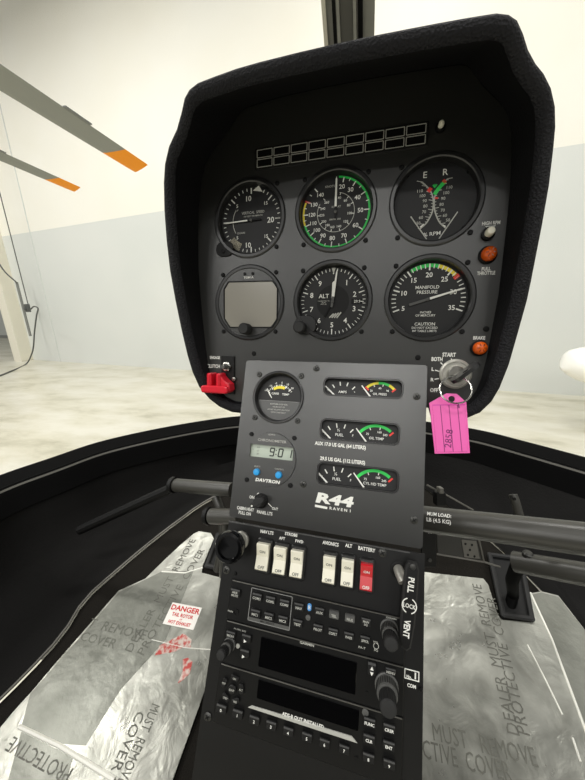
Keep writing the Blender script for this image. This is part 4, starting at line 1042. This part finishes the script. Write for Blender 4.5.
fl = [V((Fb[0].x, .30, H-.48)), V((Fb[1].x, .30, H-.48))]
vs = Fb+[V((Fb[0].x, .30, Fb[0].z-.07)), V((Fb[1].x, .30, Fb[1].z-.07)), V((Fb[1].x, .30, Fb[2].z-.02)), V((Fb[0].x, .30, Fb[2].z-.02))]
mb.add(vs, [(0, 3, 7, 4), (1, 5, 6, 2), (0, 4, 5, 1), (3, 2, 6, 7), (4, 7, 6, 5)], 'pedestal'); mb.build('body', ped)
# bright front edge of the switch plate
mb = MB(); mb.prism(P3, [(PXL, PT-.0015), (PXR-.012, PT-.0015), (PXR-.012, PT), (PXL, PT)], .0, .0006, 'console', .0002); mb.build('top_lip', ped)
for px, py in ((226.5, 570), (208, 716.5), (382.5, 552.8)): screw(P3, *P3.at(px, py), ped, .0036)
for px, py in ((235.5, 573.5), (420.5, 689)): screw(P3, *P3.at(px, py), ped, .0016, 0, 'black')
mb = MB()
for s, x, y, c, w in (('NAV LTS', 267, 532, 3.3, 13), ('STROBE', 291.2, 534.3, 3.0, 12.5), ('AFT', 282.2, 538.2, 3.0, 6), ('FWD', 299.3, 541.2, 3.0, 8), ('AVIONICS', 330.7, 543.4, 3.6, 16), ('ALT', 348.8, 545.5, 3.6, 7), ('BATTERY', 366.6, 549, 3.8, 17)):
    mb = MB(); txt(P3, mb, s, x, y, c, w, bold=.03); mb.build('lettering', ped)
mb = MB()
a, b = P3.at(404.3, 667.5), P3.at(419.2, 682)
o1 = [(a[0], b[1]), (b[0], b[1]), (b[0], a[1]), (a[0], a[1])]; i1 = inset(o1, .0008)
mb.add([P3.p(*q, .0004) for q in o1]+[P3.p(*q, .0004) for q in i1], [(i, (i+1) % 4, 4+(i+1) % 4, 4+i) for i in range(4)], 'white')
txt(P3, mb, 'No.', 409, 676.3, 3, 5, bold=.03); txt(P3, mb, '1', 415.3, 675.5, 6.5, None, bold=.04); txt(P3, mb, 'COM', 411.6, 685.6, 3.8, 8.5, bold=.03)
mb.build('com_placard', ped)
# rocker switches
sw = [(264.4, 555, 'white rocker switch under NAV LTS, leftmost of the row', 0), (281.2, 558.6, 'white rocker switch under STROBE AFT, second from the left', 0), (297.9, 561.8, 'white rocker switch under STROBE FWD, third from the left', 0), (329.7, 567.5, 'white rocker switch under AVIONICS, fourth from the left', 0), (347.7, 570.6, 'white rocker switch under ALT, left of the red one', 0), (366.4, 574.6, 'red rocker switch under BATTERY, rightmost of the row', 1)]
for x, y, lab, rd in sw:
    f = P3.atf(x, y); k = P3.mm(x, y); kv = P3.mmv(x, y)
    t = thing('rocker_switch', f.p(0, -.018), lab, 'switch', 'rocker switches on the pedestal')
    w, h = 15.4*k, 35*kv
    MB().prism(f, rrect(w, h, .0025), .0001, .0035, 'bezel', .001).build('bezel', t)
    mb = MB(); m = 'redrocker' if rd else 'ivory'; rw, rh = 11.6*k, 27*kv; u0, u1 = -rw/2, rw/2
    sec = [(-rh/2, .0035), (-rh/2, .0062), (-rh/2+.001, .0070), (0, .0055), (rh/2-.001, .0100), (rh/2, .0092), (rh/2, .0035)]
    if True: sec = [(a_, b_) for a_, b_ in sec]
    vs = [f.p(u0, a_, b_) for a_, b_ in sec]+[f.p(u1, a_, b_) for a_, b_ in sec]; K = len(sec)
    mb.add(vs, [(i, K+i, K+i+1, i+1) for i in range(K-1)]+[tuple(range(K)), tuple(K+i for i in reversed(range(K)))], m)
    tc_ = 'white' if rd else 'engrave'
    q = Fr(f.p(0, rh*.25, .0055+.0045*.52), f.X, (f.p(0, rh/2-.001, .0100)-f.p(0, 0, .0055))); mb.text(q, 'ON', 0, -rh*.06, 3.1*kv, .0003, tc_, 0, 1, .02)
    q = Fr(f.p(0, -rh*.38, .0055+.0015*.76), f.X, (f.p(0, 0, .0055)-f.p(0, -rh/2+.001, .0070))); mb.text(q, 'OFF', 0, 0, 3.1*kv, .0003, tc_, 0, 1, .02)
    mb.build('rocker', t, 20)
# heater knob
hf = P3.atf(241, 540); t = thing('heater_knob', hf.p(0, -.012), 'round black pull knob with pale collar at the left edge of the switch row', 'knob')
MB().lathe(hf, [(.0085, .0001), (.0085, .003), (.0075, .004), (.0045, .0045), (.0042, .022)], 'lockface', 28).build('collar', t)
kc = at_depth(228.3, 547.5, (hf.p(0, 0, .026)-EYE).dot(CF)); kn_ = ((kc-hf.p(0, 0, .004)).normalized()*.5+hf.N*.5).normalized()
kx = XW-kn_*XW.dot(kn_); kf = Fr(kc, kx, kn_.cross(kx))
MB().lathe(kf, [(.0125, -.009), (.0142, -.006), (.0142, -.001), (.0130, .001), (.0105, .0012), (.0095, -.0015), (.0001, -.0022)], 'screen', 36).build('knob', t)
b = MB(); b.tube([hf.p(0, 0, .004), kf.p(0, 0, -.006)], .004, 'steel', 14); b.build('shaft', t)
# vent pull handle
vf = P3.sub(0, 0, .016)
t = thing('vent_handle', P3.p(*P3.at(408, 640)), 'flat black pull handle lettered PULL VENT at the right of the pedestal', 'handle')
A = V(vf.at(412, 569)); B = V(vf.at(405.5, 641)); r = math.degrees(math.atan2(A.y-B.y, A.x-B.x))-90; c = (A+B)/2; L = (A-B).length+.012
q = vf.sub(c.x, c.y, 0, r); wd2 = 14.8*vf.mm(410, 600)
mb = MB()
ol = [(wd2*.36, -L/2+.003), (wd2*.5, -L*.2), (wd2*.5, L*.25), (wd2*.46, L*.42), (wd2*.3, L*.49), (-wd2*.3, L*.49), (-wd2*.46, L*.42), (-wd2*.5, L*.2), (-wd2*.46, -L*.25), (-wd2*.3, -L*.47), (wd2*.1, -L*.5)]
mb.prism(q, ol, -.004, .003, 'radio', .0014, 'rubber')
mb.text(q, 'PULL', 0, L*.235, .0046, .0033, 'white', -90, .82, .03); mb.text(q, 'VENT', -wd2*.02, -L*.255, .0046, .0033, 'white', -90, .78, .03)
mb.arc(q, .0049, .0057, 20, 160, .0033, 'white', v=L*.0); mb.arc(q, .0049, .0057, 200, 340, .0033, 'white'); mb.text(q, 'LOCK', 0, 0, .0032, .0033, 'white', 0, .8, .02)
mb.build('grip', t)
b = MB(); b.tube([P3.p(*P3.at(398.3, 569), -.0005), P3.p(*P3.at(399.5, 572), .006), vf.p(*vf.at(404, 585), -.006)], [.0042, .0042, .0038], 'lockface', 14); b.build('lever_arm', t)
b = MB(); b.lathe(P3.sub(*P3.at(398.3, 570)), [(.0068, .0001), (.0068, .0008), (.0055, .001), (.0052, .0002)], 'black', 22); b.build('grommet', t)
b = MB(); b.prism(q.sub(0, L*.40), rrect(wd2*.8, .010, .004), -.0055, -.0005, 'steel', .001); b.lathe(q.sub(0, L*.445), [(.0025, .003), (.0022, .0036), (.001, .0038)], 'screwsteel', 16); b.build('clamp', t)

# ------------------------------------------------------------------ radios
def key(f, x, y, wpx, hpx, s, parent, name='button', tm='silverprint', m='key', cap=2.6, top=True, h=.0032, base=.0022):
    g = f.atf(x, y, base); k = f.mm(x, y); kv = f.mmv(x, y); w, hh = wpx*k, hpx*kv
    mb = MB(); mb.prism(g, rrect(w, hh, min(w, hh)*.15), 0, h-.0008, m, .0004)
    if top: mb.prism(g, [(-w*.46, hh*.26), (w*.46, hh*.26), (w*.46, hh*.46), (-w*.46, hh*.46)], h-.0009, h-.0004, 'keytop', .0001)
    if s:
        L = s.split('\n')
        for i, q in enumerate(L):
            vs, _ = glyphs(q, .02, 0); wd_ = max(p[0] for p in vs)-min(p[0] for p in vs); cp = (cap if len(L) == 1 else 2.2)*kv
            xs = min(1.0, w*.82/(wd_*cp/.729)); mb.text(g, q, 0, -hh*.12+(0 if len(L) == 1 else (hh*.17-i*hh*.36)), cp, h-.0006, tm, 0, xs, .025)
    return mb.build(name, parent)
def conc(f, x, y, r1, r2, parent, l1=.014, l2=.026, base=.0022):
    g = f.atf(x, y, base)
    a = MB(); a.lathe(g, [(r1*1.12, 0), (r1*1.12, .0015), (r1, .002), (r1*.97, l1-.001), (r1*.88, l1)], 'dgrey', 28)
    for i in range(28): 
        an = 2*PI*i/28; a.tube([g.p(r1*.985*math.cos(an), r1*.985*math.sin(an), .004), g.p(r1*.96*math.cos(an), r1*.96*math.sin(an), l1-.002)], .00045, 'key', 5)
    o = a.build('knob', parent)
    b = MB(); b.lathe(g, [(r2, l1), (r2*.98, l2-.001), (r2*.85, l2), (r2*.5, l2+.0003)], 'rubber', 24)
    for i in range(20):
        an = 2*PI*i/20; b.tube([g.p(r2*.985*math.cos(an), r2*.985*math.sin(an), l1+.001), g.p(r2*.965*math.cos(an), r2*.965*math.sin(an), l2-.002)], .0004, 'key', 5)
    b.build('inner_knob', o)
def unit(name, y1_, y0_, label):
    t = thing(name, P3.p((AX0+AX1)/2, y0_), label, 'radio')
    MB().prism(P3, [(AX0, y0_), (AX1, y0_), (AX1, y1_), (AX0, y1_)], .0001, .0022, 'radio', .0007).build('faceplate', t)
    b = MB(); b.line(P3, (AX0, y1_-.0009), (AX1, y1_-.0009), .0011, .00235, 'grey'); b.build('edge_highlight', t) if False else None
    MB().prism(P3, [(AX0+.001, y1_-.0013), (AX1-.001, y1_-.0013), (AX1-.001, y1_-.0004), (AX0+.001, y1_-.0004)], .0015, .0027, 'steel', .0003).build('edge_trim', t)
    return t
hB_ = .0022
# audio panel
t = unit('audio_panel', ytop, yl1+.0003, 'slim audio panel with rows of small square keys, uppermost of the three radio units')
F = P3
aq = [F.at(251.8, 587), F.at(293.6, 594.8), F.at(290, 629), F.at(249, 619.6)]
xa, xb, ya, yb2 = (aq[0][0]+aq[3][0])/2, (aq[1][0]+aq[2][0])/2, (aq[0][1]+aq[1][1])/2, (aq[2][1]+aq[3][1])/2
mb = MB(); o1 = rrect(xb-xa, ya-yb2, .001, (xa+xb)/2, (ya+yb2)/2); i1 = inset(o1, .0006); N_ = len(o1)
mb.add([F.p(*q, .0025) for q in o1]+[F.p(*q, .0025) for q in i1], [(i, (i+1) % N_, N_+(i+1) % N_, N_+i) for i in range(N_)], 'grey')
mb.flat(F, [(xa+.0006, yb2+.0006), (xb-.0006, yb2+.0006), (xb-.0006, yb2+.0032), (xa+.0006, yb2+.0032)], .0024, 'dgrey')
mb.build('key_group_outline', t)
mb = MB(); txt(F, mb, 'MIC SELECT', 268, 621.5, 1.8, 14, 'black', .01, .0026)
mb.build('lettering', t); mb = MB(); txt(F, mb, 'GARMIN', 391, 616.8, 1.8, 10, 'silverprint', .02, .0025); txt(F, mb, 'GMA', 391.5, 620, 1.8, 6, 'silverprint', .02, .0025)
mb.build('lettering', t); mb = MB(); txt(F, mb, 'VOL', 375.7, 640.5, 2, 5, 'silverprint', .02, .0025); txt(F, mb, 'SQ', 376, 648.5, 2, 4, 'silverprint', .02, .0025)
u, v = F.at(376, 644.5); mb.arc(F, .0018, .0023, 0, 330, .0025, 'silverprint', u, v)
mb.build('lettering', t); mb = MB(); txt(F, mb, 'PA-T', 362, 646, 2.2, 7, 'silverprint', .02, .0025)
mb.build('lettering', t); mb = MB(); txt(F, mb, 'PHN', 231.5, 610, 1.8, 5, 'silverprint', .02, .0025)
mb.build('lettering', t)
row = [(236, 592, 'MKR\nMUTE'), (257.7, 596.3, 'COM1'), (271, 599.3, 'COM2'), (285, 602.6, 'COM3'), (299.3, 606, 'NAV'), (319.8, 610.5, 'AUX'), (334.3, 613.8, 'TEL'), (350, 617.4, 'MUS'), (366, 620.8, 'MAN\nSQ'), (256, 612.4, 'MIC1'), (269.4, 615.6, 'MIC2'), (283.4, 618.8, 'MIC3'), (298, 622.2, 'TEST'), (318.3, 627.2, 'PILOT'), (333.3, 631.2, 'COPLT'), (349, 635, 'PASS'), (365, 638.6, 'SPKR')]
for x, y, s in row: key(F, x, y, 9.6, 8, s, t, m='key' if s not in ('TEL', 'MUS') else 'dgrey')
mb = MB(); mb.lathe(F.sub(*F.at(237, 611)), [(.0028, .0022), (.0028, .003), (.0018, .003), (.0016, .0024)], 'black', 16); mb.build('jack', t)
mb = MB(); mb.prism(F.sub(*F.at(309.9, 606)), rrect(.0036, .006, .0017), .0022, .0026, 'btblue'); mb.text(F.sub(*F.at(309.9, 606)), 'B', 0, 0, .003, .0028, 'white'); mb.build('bluetooth_mark', t)
mb = MB(); mb.lathe(F.sub(*F.at(308.7, 616)), [(.0022, .0022), (.0022, .0035), (.0012, .0038)], 'dgrey', 16); mb.build('photocell', t)
conc(F, 389, 628, .0064, .0054, t)
# com radio
t = unit('com_radio', yl1, yl2+.0003, 'communication radio with a wide dark screen, middle of the three radio units')
a = F.at(261.5, 637); b = F.at(358, 658); c = F.at(354.5, 691)
sx0, sx1 = F.at(260.5, 650)[0], F.at(356.5, 674)[0]; sy1, sy0 = F.at(310, 647.5)[1], F.at(306, 678.5)[1]
MB().prism(F, rrect(sx1-sx0, sy1-sy0, .0012, (sx0+sx1)/2, (sy0+sy1)/2), .0022, .0028, 'screen', .0003).build('screen', t)
mb = MB(); txt(F, mb, 'GARMIN', 307.5, 642.3, 2.6, 14, 'silverprint', .03, .0026); mb.build('lettering', t); mb = MB(); txt(F, mb, 'PUSH SQ', 241, 628.5, 1.6, 12, 'silverprint', .01, .0026); mb.build('lettering', t)
key(F, 231.6, 633.6, 9, 7, 'MON', t); key(F, 247, 637.3, 9, 8, None, t); key(F, 245.3, 652.2, 9, 8, None, t); key(F, 371.8, 667, 8, 13, None, t); key(F, 390.5, 670, 10, 7, 'MENU', t)
mb = MB()
for x, y in ((247.2, 638), (245.5, 653)):
    u, v = F.at(x, y); mb.flat(F, [(u-.001, v-.0014), (u+.0016, v), (u-.001, v+.0014)], .0058, 'white')
u, v = F.at(371.8, 667); mb.flat(F, [(u-.0014, v+.0006), (u+.0014, v+.0006), (u, v+.0034)], .0058, 'white'); mb.flat(F, [(u-.0014, v-.0006), (u, v-.0034), (u+.0014, v-.0006)], .0058, 'white'); mb.build('arrow_marks', t)
mb = MB(); mb.lathe(F.sub(*F.at(239, 644.5)), [(.0019, .0022), (.0019, .0028)], 'silverprint', 12); mb.build('lock_mark', t)
conc(F, 229.8, 644, .0052, .0042, t, .010, .019)
conc(F, 386.5, 685, .0082, .0062, t, .013, .027)
MB().lathe(F.sub(*F.at(367, 691.5)), [(.0016, .0022), (.0016, .0026)], 'black', 10).build('set_screw', t)
# transponder
yl3 = F.at(300, 684.8)[1]-.0455
t = unit('transponder', yl2, yl3, 'transponder with a bottom row of number keys, lowest of the three radio units')
sx0, sx1 = F.at(258, 690)[0], F.at(359, 715)[0]; sy1, sy0 = F.at(306, 691)[1], F.at(303, 711)[1]
MB().prism(F, rrect(sx1-sx0, sy1-sy0, .0012, (sx0+sx1)/2, (sy0+sy1)/2), .0022, .0028, 'screen', .0003).build('screen', t)
a = F.at(249, 705); b = F.at(253, 703.2); c = F.at(352, 733.5); d = F.at(357.5, 740.3)
MB().prism(F, [a, d, c, b], .0022, .0032, 'silverprint', .0003).build('trim_strip', t)
mb = MB(); u, v = F.at(303, 716.3); txt(F, mb, 'ADS-B OUT INSTALLED', 303.5, 717.2, 3.6, 41, 'white', .035, .0031); mb.build('lettering', t)
for x, y, s in ((222.2, 707.2, '0'), (238.4, 712.4, '1'), (255, 718.4, '2'), (271.8, 723.6, '3'), (288.8, 729.6, '4'), (307.3, 735.2, '5'), (324.8, 741.2, '6'), (344.3, 747.2, '7')): key(F, x, y, 10, 9, s, t, tm='white', cap=3.2)
for x, y, s in ((369.5, 720.6, 'FUNC'), (389, 726.8, 'CRSR'), (369, 737.2, 'CLR'), (388.6, 743.6, 'ENT'), (368.5, 755.8, '8'), (389, 762.2, '9')): key(F, x, y, 11.5, 9.5, s, t, tm='white', cap=3.2)
g = F.atf(232.8, 688.3, .0022)
MB().lathe(g, [(.0037, 0), (.0037, .0018), (.003, .0024), (.0001, .0025)], 'key', 20).text(g, 'IDNT', 0, 0, .0017, .0027, 'silverprint', 0, .9, .02).build('ident_button', t)
for s, an in (('ON', 8), ('ALT', 75), ('VFR', 150), ('STBY', 215), ('OFF', 290)):
    b_ = MB(); aa = math.radians(an); q = g.sub(.0088*math.sin(aa), .0088*math.cos(aa), 0, -an)
    b_.prism(q, rrect(.0075, .0042, .0014), 0, .0022, 'key', .0005); q2 = Fr(q.p(0, 0), g.X, g.U); b_.text(q2, s, 0, 0, .0016, .0024, 'silverprint', 0, .9, .02); b_.build('mode_button', t)
MB().lathe(F.sub(*F.at(365.4, 710)), [(.0026, .0022), (.0026, .0032), (.0015, .0035)], 'dgrey', 16).build('photocell', t)
MB().lathe(F.sub(*F.at(356.5, 756)), [(.0016, .0022), (.0016, .0026)], 'black', 10).build('set_screw', t)

#SECTION lights
w = bpy.data.worlds.new('hangar_air'); SC.world = w; w.use_nodes = True
bg = w.node_tree.nodes['Background']; bg.inputs[0].default_value = (1, 1, .965, 1); bg.inputs[1].default_value = .31
def area(name, loc, rot, sx, sy, power, col=(1, .985, .945)):
    l = bpy.data.lights.new(name, 'AREA'); l.shape = 'RECTANGLE'; l.size = sx; l.size_y = sy; l.energy = power; l.color = col
    o = bpy.data.objects.new(name, l); COL.objects.link(o); o.location = loc; o.rotation_euler = rot; return o
for x in (-10, -5, 0, 5):
    for y in (-13.0, -8.5, -5.0, -1.5, 2.8):  # all unseen; rows behind the camera added for sheen on the panels
        area('unseen_hangar_lamp', (x, y, 7.2), (0, 0, 0), 1.5, .4, 100 if x == 5 else 143)
SC.view_settings.view_transform = 'Standard'; SC.view_settings.look = 'None'; SC.view_settings.gamma = 1
SC.view_settings.use_curve_mapping = False; SC.view_settings.exposure = 0.0
